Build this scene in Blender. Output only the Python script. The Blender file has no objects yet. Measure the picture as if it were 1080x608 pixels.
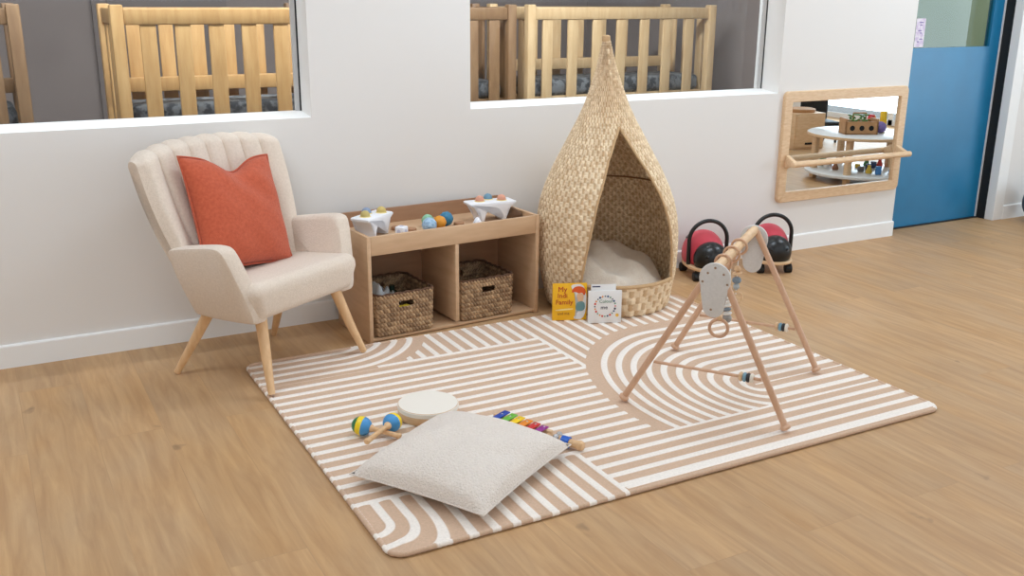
import bpy, bmesh, math, random
import numpy as np
from mathutils import Vector, Matrix, Quaternion
random.seed(7); rng = np.random.default_rng(7)
PI = math.pi
SC = bpy.context.scene
COL = SC.collection

# ------------------------------------------------------------------ colour and materials
def lin(c):
    return tuple((x / 255 / 12.92 if x / 255 <= .04045 else ((x / 255 + .055) / 1.055) ** 2.4) for x in c) + (1.0,)

MATS = {}
def N(nt, t, **kw):
    n = nt.nodes.new(t)
    for k, v in kw.items(): setattr(n, k, v)
    return n

def mat(name, col, rough=.6, col2=None, scale=8., stretch=(1, 1, 1), bump=0., bscale=None, metal=0., sheen=0., detail=4., contrast=.5, spec=.5, coat=0.):
    if name in MATS: return MATS[name]
    m = bpy.data.materials.new(name); m.use_nodes = True; nt = m.node_tree
    b = nt.nodes['Principled BSDF']; MATS[name] = m
    b.inputs['Base Color'].default_value = lin(col); b.inputs['Roughness'].default_value = rough
    b.inputs['Metallic'].default_value = metal; b.inputs['Specular IOR Level'].default_value = spec
    if sheen: b.inputs['Sheen Weight'].default_value = sheen
    if coat: b.inputs['Coat Weight'].default_value = coat
    if col2 or bump:
        tc = N(nt, 'ShaderNodeTexCoord'); mp = N(nt, 'ShaderNodeMapping'); mp.inputs['Scale'].default_value = stretch
        nt.links.new(tc.outputs['Object'], mp.inputs['Vector'])
        no = N(nt, 'ShaderNodeTexNoise'); no.inputs['Scale'].default_value = scale; no.inputs['Detail'].default_value = detail
        nt.links.new(mp.outputs[0], no.inputs['Vector'])
        if col2:
            r = N(nt, 'ShaderNodeValToRGB'); r.color_ramp.elements[0].position = .5 - contrast / 2; r.color_ramp.elements[1].position = .5 + contrast / 2
            r.color_ramp.elements[0].color = lin(col); r.color_ramp.elements[1].color = lin(col2)
            nt.links.new(no.outputs['Fac'], r.inputs[0]); nt.links.new(r.outputs[0], b.inputs['Base Color'])
        if bump:
            nb = N(nt, 'ShaderNodeTexNoise'); nb.inputs['Scale'].default_value = bscale or scale; nb.inputs['Detail'].default_value = 3
            nt.links.new(mp.outputs[0], nb.inputs['Vector'])
            bp = N(nt, 'ShaderNodeBump'); bp.inputs['Strength'].default_value = bump; bp.inputs['Distance'].default_value = .01
            nt.links.new(nb.outputs['Fac'], bp.inputs['Height']); nt.links.new(bp.outputs[0], b.inputs['Normal'])
    return m

def glass_mat(name, tint, ior=1.45, haze=0.):
    m = bpy.data.materials.new(name); m.use_nodes = True; nt = m.node_tree
    for n in list(nt.nodes): nt.nodes.remove(n)
    o = N(nt, 'ShaderNodeOutputMaterial'); mx = N(nt, 'ShaderNodeMixShader'); fr = N(nt, 'ShaderNodeFresnel'); fr.inputs[0].default_value = ior
    t = N(nt, 'ShaderNodeBsdfTransparent'); t.inputs[0].default_value = lin(tint)
    g = N(nt, 'ShaderNodeBsdfGlossy'); g.inputs['Roughness'].default_value = .01
    ge = N(nt, 'ShaderNodeNewGeometry'); iv = N(nt, 'ShaderNodeMath', operation='SUBTRACT'); iv.inputs[0].default_value = 1; nt.links.new(ge.outputs['Backfacing'], iv.inputs[1])
    mu = N(nt, 'ShaderNodeMath', operation='MULTIPLY'); nt.links.new(fr.outputs[0], mu.inputs[0]); nt.links.new(iv.outputs[0], mu.inputs[1])   # the far face of a thin pane only lets light out
    nt.links.new(mu.outputs[0], mx.inputs[0]); nt.links.new(t.outputs[0], mx.inputs[1]); nt.links.new(g.outputs[0], mx.inputs[2])
    if haze:
        d = N(nt, 'ShaderNodeBsdfDiffuse'); d.inputs[0].default_value = lin((200, 205, 195)); m2 = N(nt, 'ShaderNodeMixShader'); m2.inputs[0].default_value = haze
        nt.links.new(mx.outputs[0], m2.inputs[1]); nt.links.new(d.outputs[0], m2.inputs[2]); nt.links.new(m2.outputs[0], o.inputs[0])
    else:
        nt.links.new(mx.outputs[0], o.inputs[0])
    return m

def emit_mat(name, col, s):
    m = bpy.data.materials.new(name); m.use_nodes = True; nt = m.node_tree
    b = nt.nodes['Principled BSDF']; b.inputs['Emission Color'].default_value = lin(col); b.inputs['Emission Strength'].default_value = s
    b.inputs['Base Color'].default_value = lin(col); return m

def attr_mat(name, attr, c0, c1, rough=.8, bump=.3, bscale=200, noise=(0, 0, 0), lo=-.0015, hi=.0015, sheen=.0, nscale=60., stretch=(1, 1, 1)):
    """colour picked by a per-vertex pattern value (rug stripes; weave tones also carry recess shade)"""
    m = bpy.data.materials.new(name); m.use_nodes = True; nt = m.node_tree; b = nt.nodes['Principled BSDF']
    a = N(nt, 'ShaderNodeAttribute'); a.attribute_name = attr
    mr = N(nt, 'ShaderNodeMapRange'); mr.inputs['From Min'].default_value = lo; mr.inputs['From Max'].default_value = hi
    nt.links.new(a.outputs['Fac'], mr.inputs['Value'])
    mx = N(nt, 'ShaderNodeMix', data_type='RGBA'); mx.inputs['A'].default_value = lin(c0); mx.inputs['B'].default_value = lin(c1)
    nt.links.new(mr.outputs[0], mx.inputs['Factor'])
    tc = N(nt, 'ShaderNodeTexCoord'); mp = N(nt, 'ShaderNodeMapping'); mp.inputs['Scale'].default_value = stretch
    nt.links.new(tc.outputs['Object'], mp.inputs['Vector'])
    no = N(nt, 'ShaderNodeTexNoise'); no.inputs['Scale'].default_value = nscale; nt.links.new(mp.outputs[0], no.inputs['Vector'])
    hs = N(nt, 'ShaderNodeHueSaturation'); m2 = N(nt, 'ShaderNodeMapRange'); m2.inputs['To Min'].default_value = .86; m2.inputs['To Max'].default_value = 1.14
    nt.links.new(no.outputs['Fac'], m2.inputs['Value']); nt.links.new(m2.outputs[0], hs.inputs['Value'])
    nt.links.new(mx.outputs['Result'], hs.inputs['Color']); nt.links.new(hs.outputs[0], b.inputs['Base Color'])
    b.inputs['Roughness'].default_value = rough
    if sheen: b.inputs['Sheen Weight'].default_value = sheen
    nb = N(nt, 'ShaderNodeTexNoise'); nb.inputs['Scale'].default_value = bscale; nt.links.new(tc.outputs['Object'], nb.inputs['Vector'])
    bp = N(nt, 'ShaderNodeBump'); bp.inputs['Strength'].default_value = bump; bp.inputs['Distance'].default_value = .004
    nt.links.new(nb.outputs['Fac'], bp.inputs['Height']); nt.links.new(bp.outputs[0], b.inputs['Normal'])
    return m

# ------------------------------------------------------------------ object helpers
def obj(name, me, m, parent=None, smooth=True, loc=None, kind=None):
    if isinstance(me, bmesh.types.BMesh):
        bmesh.ops.recalc_face_normals(me, faces=me.faces[:])
        d = bpy.data.meshes.new(name); me.to_mesh(d); me.free()
    else: d = me
    if smooth and len(d.polygons):
        d.polygons.foreach_set('use_smooth', [True] * len(d.polygons))
    o = bpy.data.objects.new(name, d); COL.objects.link(o)
    ms = m if isinstance(m, (list, tuple)) else [m]
    for x in ms: d.materials.append(x)
    if parent: o.parent = parent
    if loc: o.location = loc
    if kind: o['kind'] = kind
    if smooth and hasattr(d, 'set_sharp_from_angle'): d.set_sharp_from_angle(angle=math.radians(40))
    return o

def tag(o, label, cat, group=None):
    o['label'] = label; o['category'] = cat
    if group: o['group'] = group
    return o

def thing(name, label, cat, loc=(0, 0, 0), rz=0, group=None):
    o = bpy.data.objects.new(name, None); COL.objects.link(o); o.empty_display_size = .05
    o.location = loc; o.rotation_euler = (0, 0, rz)
    return tag(o, label, cat, group)

def dup(root, loc, rz, label, group=None):
    r = root.copy(); COL.objects.link(r); r.location = loc; r.rotation_euler = (root.rotation_euler[0], root.rotation_euler[1], rz)
    r['label'] = label
    if group: r['group'] = group
    for ch in list(root.children):
        c = ch.copy(); COL.objects.link(c); c.parent = r
        for g in list(ch.children):
            d = g.copy(); COL.objects.link(d); d.parent = c
    return r

def B(): return bmesh.new()
def box(bm, lo, hi, bevel=0., seg=2, rot=None, about=None):
    lo, hi = Vector(lo), Vector(hi)
    M = Matrix.Translation((lo + hi) / 2)
    if rot is not None:
        p = Vector(about) if about is not None else (lo + hi) / 2
        M = Matrix.Translation(p) @ rot @ Matrix.Translation(-p) @ M
    S = Matrix.Diagonal((*(hi - lo), 1))
    r = bmesh.ops.create_cube(bm, size=1, matrix=M @ S)
    if bevel:
        es = list({e for v in r['verts'] for e in v.link_edges})
        bmesh.ops.bevel(bm, geom=es, offset=bevel, segments=seg, profile=.5, affect='EDGES', clamp_overlap=True)
    return bm

def frame_axes(d):
    d = d.normalized(); a = Vector((0, 0, 1)) if abs(d.z) < .9 else Vector((1, 0, 0))
    x = d.cross(a).normalized(); y = d.cross(x).normalized(); return x, y

def tube(bm, pts, r, seg=12, closed=False, caps=True):
    pts = [Vector(p) for p in pts]; n = len(pts); rs = r if isinstance(r, (list, tuple)) else [r] * n
    rings = []; px = None
    for i, p in enumerate(pts):
        if closed: t = pts[(i + 1) % n] - pts[i - 1]
        else: t = pts[min(i + 1, n - 1)] - pts[max(i - 1, 0)]
        t.normalize()
        if px is None: px, _ = frame_axes(t)
        px = (px - t * px.dot(t)).normalized(); py = t.cross(px)
        rings.append([bm.verts.new(p + (px * math.cos(2 * PI * k / seg) + py * math.sin(2 * PI * k / seg)) * rs[i]) for k in range(seg)])
    m = n if closed else n - 1
    for i in range(m):
        a, b = rings[i], rings[(i + 1) % n]
        for k in range(seg): bm.faces.new((a[k], a[(k + 1) % seg], b[(k + 1) % seg], b[k]))
    if caps and not closed:
        bm.faces.new(rings[0][::-1]); bm.faces.new(rings[-1])
    return bm

def lathe(bm, prof, origin=(0, 0, 0), axis=(0, 0, 1), seg=32):
    ax = Vector(axis).normalized(); x, y = frame_axes(ax); o = Vector(origin); rings = []
    for r, h in prof:
        if r < 1e-6: rings.append([bm.verts.new(o + ax * h)])
        else: rings.append([bm.verts.new(o + ax * h + (x * math.cos(2 * PI * k / seg) + y * math.sin(2 * PI * k / seg)) * r) for k in range(seg)])
    for a, b in zip(rings, rings[1:]):
        for k in range(seg):
            k2 = (k + 1) % seg
            if len(a) == 1 and len(b) == 1: continue
            if len(a) == 1: bm.faces.new((a[0], b[k2], b[k]))
            elif len(b) == 1: bm.faces.new((a[k], a[k2], b[0]))
            else: bm.faces.new((a[k], a[k2], b[k2], b[k]))
    return bm

def ball(bm, c, r, sc=(1, 1, 1), u=24, v=16):
    bmesh.ops.create_uvsphere(bm, u_segments=u, v_segments=v, radius=r, matrix=Matrix.Translation(c) @ Matrix.Diagonal((*sc, 1))); return bm

def torus(bm, c, axis, R, r, seg=36, rs=10):
    x, y = frame_axes(Vector(axis)); c = Vector(c)
    return tube(bm, [c + (x * math.cos(2 * PI * k / seg) + y * math.sin(2 * PI * k / seg)) * R for k in range(seg)], r, rs, closed=True)

def chaikin(pts, n=3, closed=True):
    for _ in range(n):
        q = []
        L = len(pts)
        for i in range(L if closed else L - 1):
            a, b = Vector(pts[i]), Vector(pts[(i + 1) % L]); q += [a * .75 + b * .25, a * .25 + b * .75]
        if not closed: q = [Vector(pts[0])] + q + [Vector(pts[-1])]
        pts = q
    return pts

def slab(bm, outline, P, thick, rnd=.004):
    """closed outline of (a,b) pairs; P(a,b,t) gives the point at depth t; rounded rims"""
    pts = [Vector((p[0], p[1])) for p in outline]; n = len(pts)
    area = sum(pts[i].x * pts[(i + 1) % n].y - pts[(i + 1) % n].x * pts[i].y for i in range(n)); s = 1 if area > 0 else -1
    nor = []
    for i in range(n):
        t = (pts[(i + 1) % n] - pts[i - 1]); t.normalize(); nor.append(Vector((-t.y, t.x)) * s)
    rings = []
    for t, ins in ((-thick / 2, rnd), (-thick / 2 + rnd * .3, rnd * .3), (-thick / 2 + rnd, 0), (thick / 2 - rnd, 0), (thick / 2 - rnd * .3, rnd * .3), (thick / 2, rnd)):
        rings.append([bm.verts.new(P(pts[i].x + nor[i].x * ins, pts[i].y + nor[i].y * ins, t)) for i in range(n)])
    for a, b in zip(rings, rings[1:]):
        for k in range(n): bm.faces.new((a[k], a[(k + 1) % n], b[(k + 1) % n], b[k]))
    for r in (rings[0], rings[-1]):
        f = bm.faces.new(r)
        if n > 4: bmesh.ops.triangulate(bm, faces=[f])
    return bm

def gridmesh(name, V, closed_u=False, closed_v=False, mask=None, attrs=None):
    """V: (nv, nu, 3) array of points; mask (nv-1,nu-1 or nu) keeps quads"""
    nv, nu, _ = V.shape
    iu = np.arange(nu if closed_u else nu - 1); iv = np.arange(nv if closed_v else nv - 1)
    I, J = np.meshgrid(iu, iv)
    a = J * nu + I; b = J * nu + (I + 1) % nu; c = ((J + 1) % nv) * nu + (I + 1) % nu; d = ((J + 1) % nv) * nu + I
    q = np.stack([a, b, c, d], -1)
    q = q[mask] if mask is not None else q.reshape(-1, 4)
    me = bpy.data.meshes.new(name)
    me.vertices.add(nv * nu); me.vertices.foreach_set('co', V.reshape(-1).astype(np.float32))
    me.loops.add(len(q) * 4); me.loops.foreach_set('vertex_index', q.reshape(-1).astype(np.int32))
    me.polygons.add(len(q)); me.polygons.foreach_set('loop_start', np.arange(0, len(q) * 4, 4, dtype=np.int32))
    me.update(calc_edges=True)
    for k, v in (attrs or {}).items():
        at = me.attributes.new(k, 'FLOAT', 'POINT'); at.data.foreach_set('value', v.reshape(-1).astype(np.float32))
    me.validate(); return me

def clean(me):
    bm = B(); bm.from_mesh(me)
    bmesh.ops.delete(bm, geom=[v for v in bm.verts if not v.link_faces], context='VERTS')
    bmesh.ops.recalc_face_normals(bm, faces=bm.faces[:]); bm.to_mesh(me); bm.free(); return me

def text(name, s, size, m, parent, loc, rot, extrude=.0006, align='LEFT'):
    c = bpy.data.curves.new(name, 'FONT'); c.body = s; c.size = size; c.extrude = extrude; c.align_x = align; c.resolution_u = 2
    t = bpy.data.objects.new(name, c); COL.objects.link(t)
    dg = bpy.context.evaluated_depsgraph_get(); me = bpy.data.meshes.new_from_object(t.evaluated_get(dg))
    bpy.data.objects.remove(t)
    o = obj(name, me, m, parent, smooth=False); o.location = loc; o.rotation_euler = rot; return o

def cyl(bm, a, b, r, seg=16): return tube(bm, [a, b], r, seg)

# ------------------------------------------------------------------ palette
WALL = mat('wall_paint', (232, 228, 224), .55, bump=.02, bscale=300)
TRIMW = mat('trim_paint', (244, 243, 241), .5)
CEIL = mat('ceiling_paint', (240, 240, 238), .8)
OAKP = mat('birch_ply', (214, 178, 142), .45, (198, 160, 124), 6, (1, 1, 6), detail=6)
PINE = mat('pale_pine', (232, 198, 158), .45, (214, 174, 132), 10, (2, 2, 14))
PINEX = mat('mirror_pine', (234, 203, 165), .42, (216, 178, 138), 9, (3, 14, 14))
LEGW = mat('beech_leg', (232, 192, 146), .45, (216, 172, 124), 12, (6, 6, 1))
GYMW = mat('gym_beech', (216, 176, 146), .45, (200, 156, 124), 14, (3, 3, 1))
COTW = mat('honey_cot_wood', (204, 162, 108), .4, (182, 138, 86), 9, (5, 5, .7), contrast=.45)
COTP = mat('pale_cot_wood', (218, 186, 142), .4, (200, 164, 118), 9, (5, 5, .7), contrast=.45)
COTD = mat('brown_and_shade_cot_wood', (150, 116, 82), .45, (128, 94, 64), 9, (5, 5, .7), contrast=.45)
BOUCLE = mat('beige_boucle', (234, 217, 200), .95, (222, 204, 186), 120, bump=.35, bscale=260, sheen=.25)
RUST = mat('rust_linen', (206, 98, 64), .9, (186, 80, 50), 90, (1, 1, 1), bump=.4, bscale=420, sheen=.15)
CREAMB = mat('cream_boucle', (246, 234, 223), .95, (234, 221, 209), 150, bump=.8, bscale=180, sheen=.2)
CREAM = mat('cream_plush', (236, 222, 204), .95, (226, 208, 188), 30, bump=.5, bscale=160, sheen=.3)
BLACKP = mat('black_plastic', (22, 23, 25), .3)
BLACKM = mat('black_rubber', (20, 20, 21), .6)
RED = mat('crimson_fabric', (204, 62, 78), .7, sheen=.2)
WHITEP = mat('white_plastic', (240, 240, 244), .35)
DARK = mat('hole_shade', (30, 28, 27), .9)
STEEL = mat('steel', (190, 190, 192), .3, metal=1.)
def plain(n, c, r=.5): return mat(n, c, r)
GREYNAP = mat('nap_wall_grey', (142, 130, 125), .8, (134, 122, 117), 3)
GREYNAP2 = mat('nap_panel_grey', (122, 112, 108), .8)
CARPET = mat('nap_carpet', (132, 122, 118), .95, (118, 110, 106), 80)

# ------------------------------------------------------------------ floor
def floor_mat():
    m = bpy.data.materials.new('oak_planks'); m.use_nodes = True; nt = m.node_tree; b = nt.nodes['Principled BSDF']; L = nt.links.new
    tc = N(nt, 'ShaderNodeTexCoord'); mp = N(nt, 'ShaderNodeMapping'); mp.inputs['Rotation'].default_value = (0, 0, -PI / 2); mp.inputs['Location'].default_value = (.3, .085, 0)
    L(tc.outputs['Object'], mp.inputs['Vector'])
    br = N(nt, 'ShaderNodeTexBrick'); br.offset = .37; br.inputs['Scale'].default_value = 1; br.inputs['Brick Width'].default_value = 1.5; br.inputs['Row Height'].default_value = .205
    br.inputs['Mortar Size'].default_value = .0012; br.inputs['Mortar Smooth'].default_value = .3; br.inputs['Bias'].default_value = 0
    br.inputs['Color1'].default_value = (0, 0, 0, 1); br.inputs['Color2'].default_value = (1, 1, 1, 1); br.inputs['Mortar'].default_value = (.5, .5, .5, 1)
    L(mp.outputs[0], br.inputs['Vector'])
    # grain, stretched along the planks and shifted per plank
    sep = N(nt, 'ShaderNodeSeparateColor'); L(br.outputs['Color'], sep.inputs[0])
    ofs = N(nt, 'ShaderNodeVectorMath', operation='SCALE'); L(br.outputs['Color'], ofs.inputs[0]); ofs.inputs['Scale'].default_value = 7.
    add = N(nt, 'ShaderNodeVectorMath', operation='ADD'); L(mp.outputs[0], add.inputs[0]); L(ofs.outputs[0], add.inputs[1])
    m2 = N(nt, 'ShaderNodeMapping'); m2.inputs['Scale'].default_value = (1.3, 14, 1); L(add.outputs[0], m2.inputs['Vector'])
    n1 = N(nt, 'ShaderNodeTexNoise'); n1.inputs['Scale'].default_value = 2.2; n1.inputs['Detail'].default_value = 7; n1.inputs['Roughness'].default_value = .6; n1.inputs['Distortion'].default_value = .6
    L(m2.outputs[0], n1.inputs['Vector'])
    m3 = N(nt, 'ShaderNodeMapping'); m3.inputs['Scale'].default_value = (1.2, 3., 1); L(add.outputs[0], m3.inputs['Vector'])
    n2 = N(nt, 'ShaderNodeTexNoise'); n2.inputs['Scale'].default_value = 1.6; n2.inputs['Detail'].default_value = 3; L(m3.outputs[0], n2.inputs['Vector'])
    r1 = N(nt, 'ShaderNodeValToRGB'); e = r1.color_ramp.elements; e[0].position = .3; e[1].position = .7; e[0].color = lin((158, 120, 84)); e[1].color = lin((206, 169, 126))
    L(n1.outputs['Fac'], r1.inputs[0])
    r2 = N(nt, 'ShaderNodeValToRGB'); e = r2.color_ramp.elements; e[0].position = .3; e[1].position = .75; e[0].color = lin((200, 153, 100)); e[1].color = lin((186, 155, 121))
    L(n2.outputs['Fac'], r2.inputs[0])
    mx = N(nt, 'ShaderNodeMix', data_type='RGBA'); mx.inputs['Factor'].default_value = .5; L(r1.outputs[0], mx.inputs['A']); L(r2.outputs[0], mx.inputs['B'])
    hs = N(nt, 'ShaderNodeHueSaturation'); mr = N(nt, 'ShaderNodeMapRange'); mr.inputs['To Min'].default_value = .95; mr.inputs['To Max'].default_value = 1.05
    L(sep.outputs[0], mr.inputs['Value']); L(mr.outputs[0], hs.inputs['Value']); L(mx.outputs['Result'], hs.inputs['Color'])
    # knots
    m4 = N(nt, 'ShaderNodeMapping'); m4.inputs['Scale'].default_value = (1.25, 2.6, 1); L(add.outputs[0], m4.inputs['Vector'])
    nd = N(nt, 'ShaderNodeTexNoise'); nd.inputs['Scale'].default_value = 14; L(add.outputs[0], nd.inputs['Vector'])
    sc = N(nt, 'ShaderNodeVectorMath', operation='SCALE'); sc.inputs['Scale'].default_value = .2; L(nd.outputs['Color'], sc.inputs[0])
    ad2 = N(nt, 'ShaderNodeVectorMath', operation='ADD'); L(m4.outputs[0], ad2.inputs[0]); L(sc.outputs[0], ad2.inputs[1])
    vo = N(nt, 'ShaderNodeTexVoronoi'); vo.inputs['Scale'].default_value = 1.6; vo.inputs['Randomness'].default_value = 1; L(ad2.outputs[0], vo.inputs['Vector'])
    kr = N(nt, 'ShaderNodeMapRange'); kr.inputs['From Min'].default_value = .015; kr.inputs['From Max'].default_value = .085; kr.inputs['To Min'].default_value = .7; kr.inputs['To Max'].default_value = 0
    L(vo.outputs['Distance'], kr.inputs['Value'])
    kx = N(nt, 'ShaderNodeMix', data_type='RGBA'); kx.inputs['B'].default_value = lin((116, 92, 70)); L(kr.outputs[0], kx.inputs['Factor']); L(hs.outputs[0], kx.inputs['A'])
    # seams
    sx = N(nt, 'ShaderNodeMix', data_type='RGBA'); sx.inputs['B'].default_value = lin((128, 96, 64)); sm = N(nt, 'ShaderNodeMath', operation='MULTIPLY'); sm.inputs[1].default_value = .2
    L(br.outputs['Fac'], sm.inputs[0]); L(sm.outputs[0], sx.inputs['Factor']); L(kx.outputs['Result'], sx.inputs['A'])
    L(sx.outputs['Result'], b.inputs['Base Color']); b.inputs['Roughness'].default_value = .48; b.inputs['Specular IOR Level'].default_value = .35
    bp = N(nt, 'ShaderNodeBump'); bp.inputs['Strength'].default_value = .12; bp.inputs['Distance'].default_value = .003; L(n1.outputs['Fac'], bp.inputs['Height']); L(bp.outputs[0], b.inputs['Normal'])
    return m
def struct(name, bm, m, parent=None, smooth=False):
    o = obj(name, bm, m, parent, smooth=smooth)
    if not parent: o['kind'] = 'structure'
    return o
XL, XR, YB, H = -2.6, 8.4, -5.6, 2.7
WT = .2                                    # wall thickness
bm = B(); box(bm, (XL - .2, YB - .2, -.1), (XR + .2, .16, 0)); struct('floor', bm, floor_mat())
bm = B(); box(bm, (XL - .2, YB - .2, H), (XR + .2, WT, H + .1)); struct('ceiling', bm, CEIL)

def wall_with_holes(bm, x0, x1, z0, z1, y0, y1, holes, swap=False):
    xs = sorted({x0, x1, *[h[0] for h in holes], *[h[1] for h in holes]}); zs = sorted({z0, z1, *[h[2] for h in holes], *[h[3] for h in holes]})
    for a, b in zip(xs, xs[1:]):
        run = None
        for c, d in zip(zs, zs[1:]):
            hole = any(h[0] <= a and b <= h[1] and h[2] <= c and d <= h[3] for h in holes)
            if not hole:
                lo, hi = (a, y0, c), (b, y1, d)
                if swap: lo, hi = (y0, a, c), (y1, b, d)
                box(bm, lo, hi)
    bmesh.ops.remove_doubles(bm, verts=bm.verts[:], dist=1e-5)
    # drop the inner faces shared by neighbouring blocks
    seen = {}
    for f in bm.faces: seen.setdefault(tuple(sorted(v.index for v in f.verts)), []).append(f)
    bm.verts.index_update(); seen = {}
    for f in bm.faces: seen.setdefault(tuple(sorted(v.index for v in f.verts)), []).append(f)
    bmesh.ops.delete(bm, geom=[f for fs in seen.values() if len(fs) > 1 for f in fs], context='FACES_ONLY')
    return bm
W1 = (-1.7, .499, .9, 2.05); W2 = (1.243, 3.1, .9, 2.05)
XE = 4.112                                  # end of the wall beside the door
bm = B(); wall_with_holes(bm, XL, XE, 0, H, 0, WT, [W1, W2]); struct('wall_back', bm, WALL)
bm = B(); box(bm, (5.06, 0, 0), (XR, WT, H)); box(bm, (XE, .0, 2.1), (5.06, WT, H)); struct('wall_far', bm, WALL)
bm = B(); box(bm, (XL - .2, YB, 0), (XL, WT, H)); struct('wall_left', bm, WALL)
GW = (-5.1, -2.6, .0, 2.25)
bm = B(); wall_with_holes(bm, YB, WT, 0, H, XR, XR + .2, [GW], swap=True); struct('wall_right', bm, WALL)
W3 = (6.88, 7.95, 1.2, 2.3); W4 = (2.2, 6.6, 1.28, 2.3); W5 = (-2.2, 1.6, 1.28, 2.3)
bm = B(); wall_with_holes(bm, XL, XR, 0, H, YB - .2, YB, [W3, W4, W5]); struct('wall_front', bm, WALL)
# baseboards: flat board with a rounded top edge
def skirting(name, x0, x1):
    bm = B(); box(bm, (x0, -.014, 0), (x1, 0, .092)); 
    es = [e for e in bm.edges if all(abs(v.co.z - .092) < 1e-4 and abs(v.co.y + .014) < 1e-4 for v in e.verts)]
    bmesh.ops.bevel(bm, geom=es, offset=.008, segments=3, profile=.5, affect='EDGES')
    struct(name, bm, TRIMW)
skirting('baseboard_back', XL, XE); skirting('baseboard_far', 5.145, XR)
GLASS = glass_mat('window_glass', (236, 240, 242)); DGLASS = glass_mat('door_glass', (225, 232, 222), haze=0)
GASK = mat('black_gasket', (24, 24, 26), .5); ALU = mat('grey_bead', (196, 194, 192), .4)
def inner_window(name, W):
    x0, x1, z0, z1 = W
    bm = B(); box(bm, (x0, .150, z0), (x1, .158, z1)); g = obj(name, bm, GLASS, smooth=False, kind='structure')
    bm = B(); vs = [bm.verts.new(p) for p in ((x0, .003, z0 - .03), (x1, .003, z0 - .03), (x1, .149, z0 - .03), (x0, .149, z0 - .03), (x0, .003, z0 + .0004), (x1, .003, z0 + .0004), (x1, .149, z0 + .016), (x0, .149, z0 + .016))]
    for f in ((0, 1, 2, 3), (4, 5, 6, 7), (0, 1, 5, 4), (1, 2, 6, 5), (2, 3, 7, 6), (3, 0, 4, 7)): bm.faces.new([vs[i] for i in f])
    struct('sill', bm, TRIMW, g)
    bm = B(); box(bm, (x1 - .026, .138, z0 + .004), (x1 - .007, .150, z1)); box(bm, (x0, .138, z0 + .004), (x0 + .02, .150, z1)); struct('glazing_bead', bm, ALU, g)
    bm = B(); box(bm, (x1 - .007, .136, z0 + .004), (x1, .150, z1)); struct('gasket', bm, GASK, g)
    return g
inner_window('window_1', W1); inner_window('window_2', W2)
for k, W in ((3, W3), (4, W4), (5, W5)):
    x0, x1, z0, z1 = W; bm = B()
    for a, b in (((x0, YB - .12, z0), (x1, YB - .06, z0 + .04)), ((x0, YB - .12, z1 - .04), (x1, YB - .06, z1)), ((x0, YB - .12, z0), (x0 + .04, YB - .06, z1)), ((x1 - .04, YB - .12, z0), (x1, YB - .06, z1))): box(bm, a, b)
    w = struct('window_%d' % k, bm, TRIMW)
    bm = B(); box(bm, (x0 + .04, YB - .092, z0 + .04), (x1 - .04, YB - .088, z1 - .04)); struct('pane', bm, GLASS, w)
bm = B()
for k in range(11): box(bm, (6.94 + k * .09, YB - .03, 1.22), (6.99 + k * .09, YB - .027, 2.28))
bl = obj('vertical_blind', bm, mat('blind_fabric', (228, 232, 240), .8), smooth=False); tag(bl, 'pale vertical slat blind hanging in the far front window', 'blind')
bm = B()
for a, b in (((XR + .06, GW[0], 0), (XR + .12, GW[1], .06)), ((XR + .06, GW[0], 2.19), (XR + .12, GW[1], 2.25)), ((XR + .06, GW[0], 0), (XR + .12, GW[0] + .06, 2.25)), ((XR + .06, GW[1] - .06, 0), (XR + .12, GW[1], 2.25)), ((XR + .06, -3.88, 0), (XR + .12, -3.82, 2.25))): box(bm, a, b)
w = struct('door_2', bm, TRIMW)
bm = B(); box(bm, (XR + .088, GW[0] + .06, .06), (XR + .092, GW[1] - .06, 2.19)); struct('pane', bm, GLASS, w)
bm = B(); box(bm, (8.2, -9, -.12), (16, 2, -.02)); struct('ground', bm, mat('paving', (205, 203, 198), .9, (190, 188, 184), 4))

# ------------------------------------------------------------------ teal door
TEAL = mat('teal_laminate', (30, 122, 168), .32, (26, 112, 156), 5, detail=2)
DX0, DX1 = 4.13, 5.046
bm = B(); wall_with_holes(bm, DX0, DX1, .008, 2.06, .115, .155, [(4.2, 4.943, 1.112, 1.95)]); door = struct('door_1', bm, TEAL)
bm = B(); box(bm, (4.2, .13, 1.112), (4.943, .136, 1.95)); struct('vision_panel', bm, DGLASS, door)
bm = B(); box(bm, (DX1 - .012, .111, .008), (DX1 + .002, .1155, 2.06)); struct('edge_strip', bm, mat('pale_edge', (214, 214, 216), .4), door)
bm = B(); box(bm, (DX0, .1, 0), (DX1, .15, .008)); struct('gap_shade', bm, BLACKM, door)  # black strip painting the dark gap under the door
bm = B(); box(bm, (4.245, .108, 1.118), (4.325, .1085, 1.285))
nt_ = obj('taped_notice', bm, mat('lilac_print', (214, 196, 222), .6, (240, 232, 240), 38, contrast=.2, detail=2), smooth=False)
tag(nt_, 'small lilac paper notice taped to the lower left of the door glass', 'notice')
for z, w_, x in ((1.262, .034, .026), (1.246, .02, .034), (1.214, .03, .022), (1.2, .016, .04), (1.165, .026, .04), (1.15, .018, .02)):
    bm = B(); box(bm, (4.245 + x, .1074, z - .003), (4.245 + x + w_, .1079, z + .003)); obj('printed_line', bm, mat('violet_ink', (128, 104, 168), .6), nt_, smooth=False)
bm = B(); box(bm, (5.048, .05, 0), (5.062, .125, 2.1)); struct('trim_1', bm, BLACKM)
bm = B(); box(bm, (5.05, -.012, 0), (5.145, .05, 2.16), .003); struct('trim_2', bm, TRIMW)
bm = B(); box(bm, (4.0, 1.7, 0), (8.0, 1.75, 2.7)); struct('wall_corridor', bm, mat('glass_view_green', (168, 176, 156), .8, (142, 156, 126), 2.5))  # grey-green stands in for blurred reflections and view in the door glass
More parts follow.
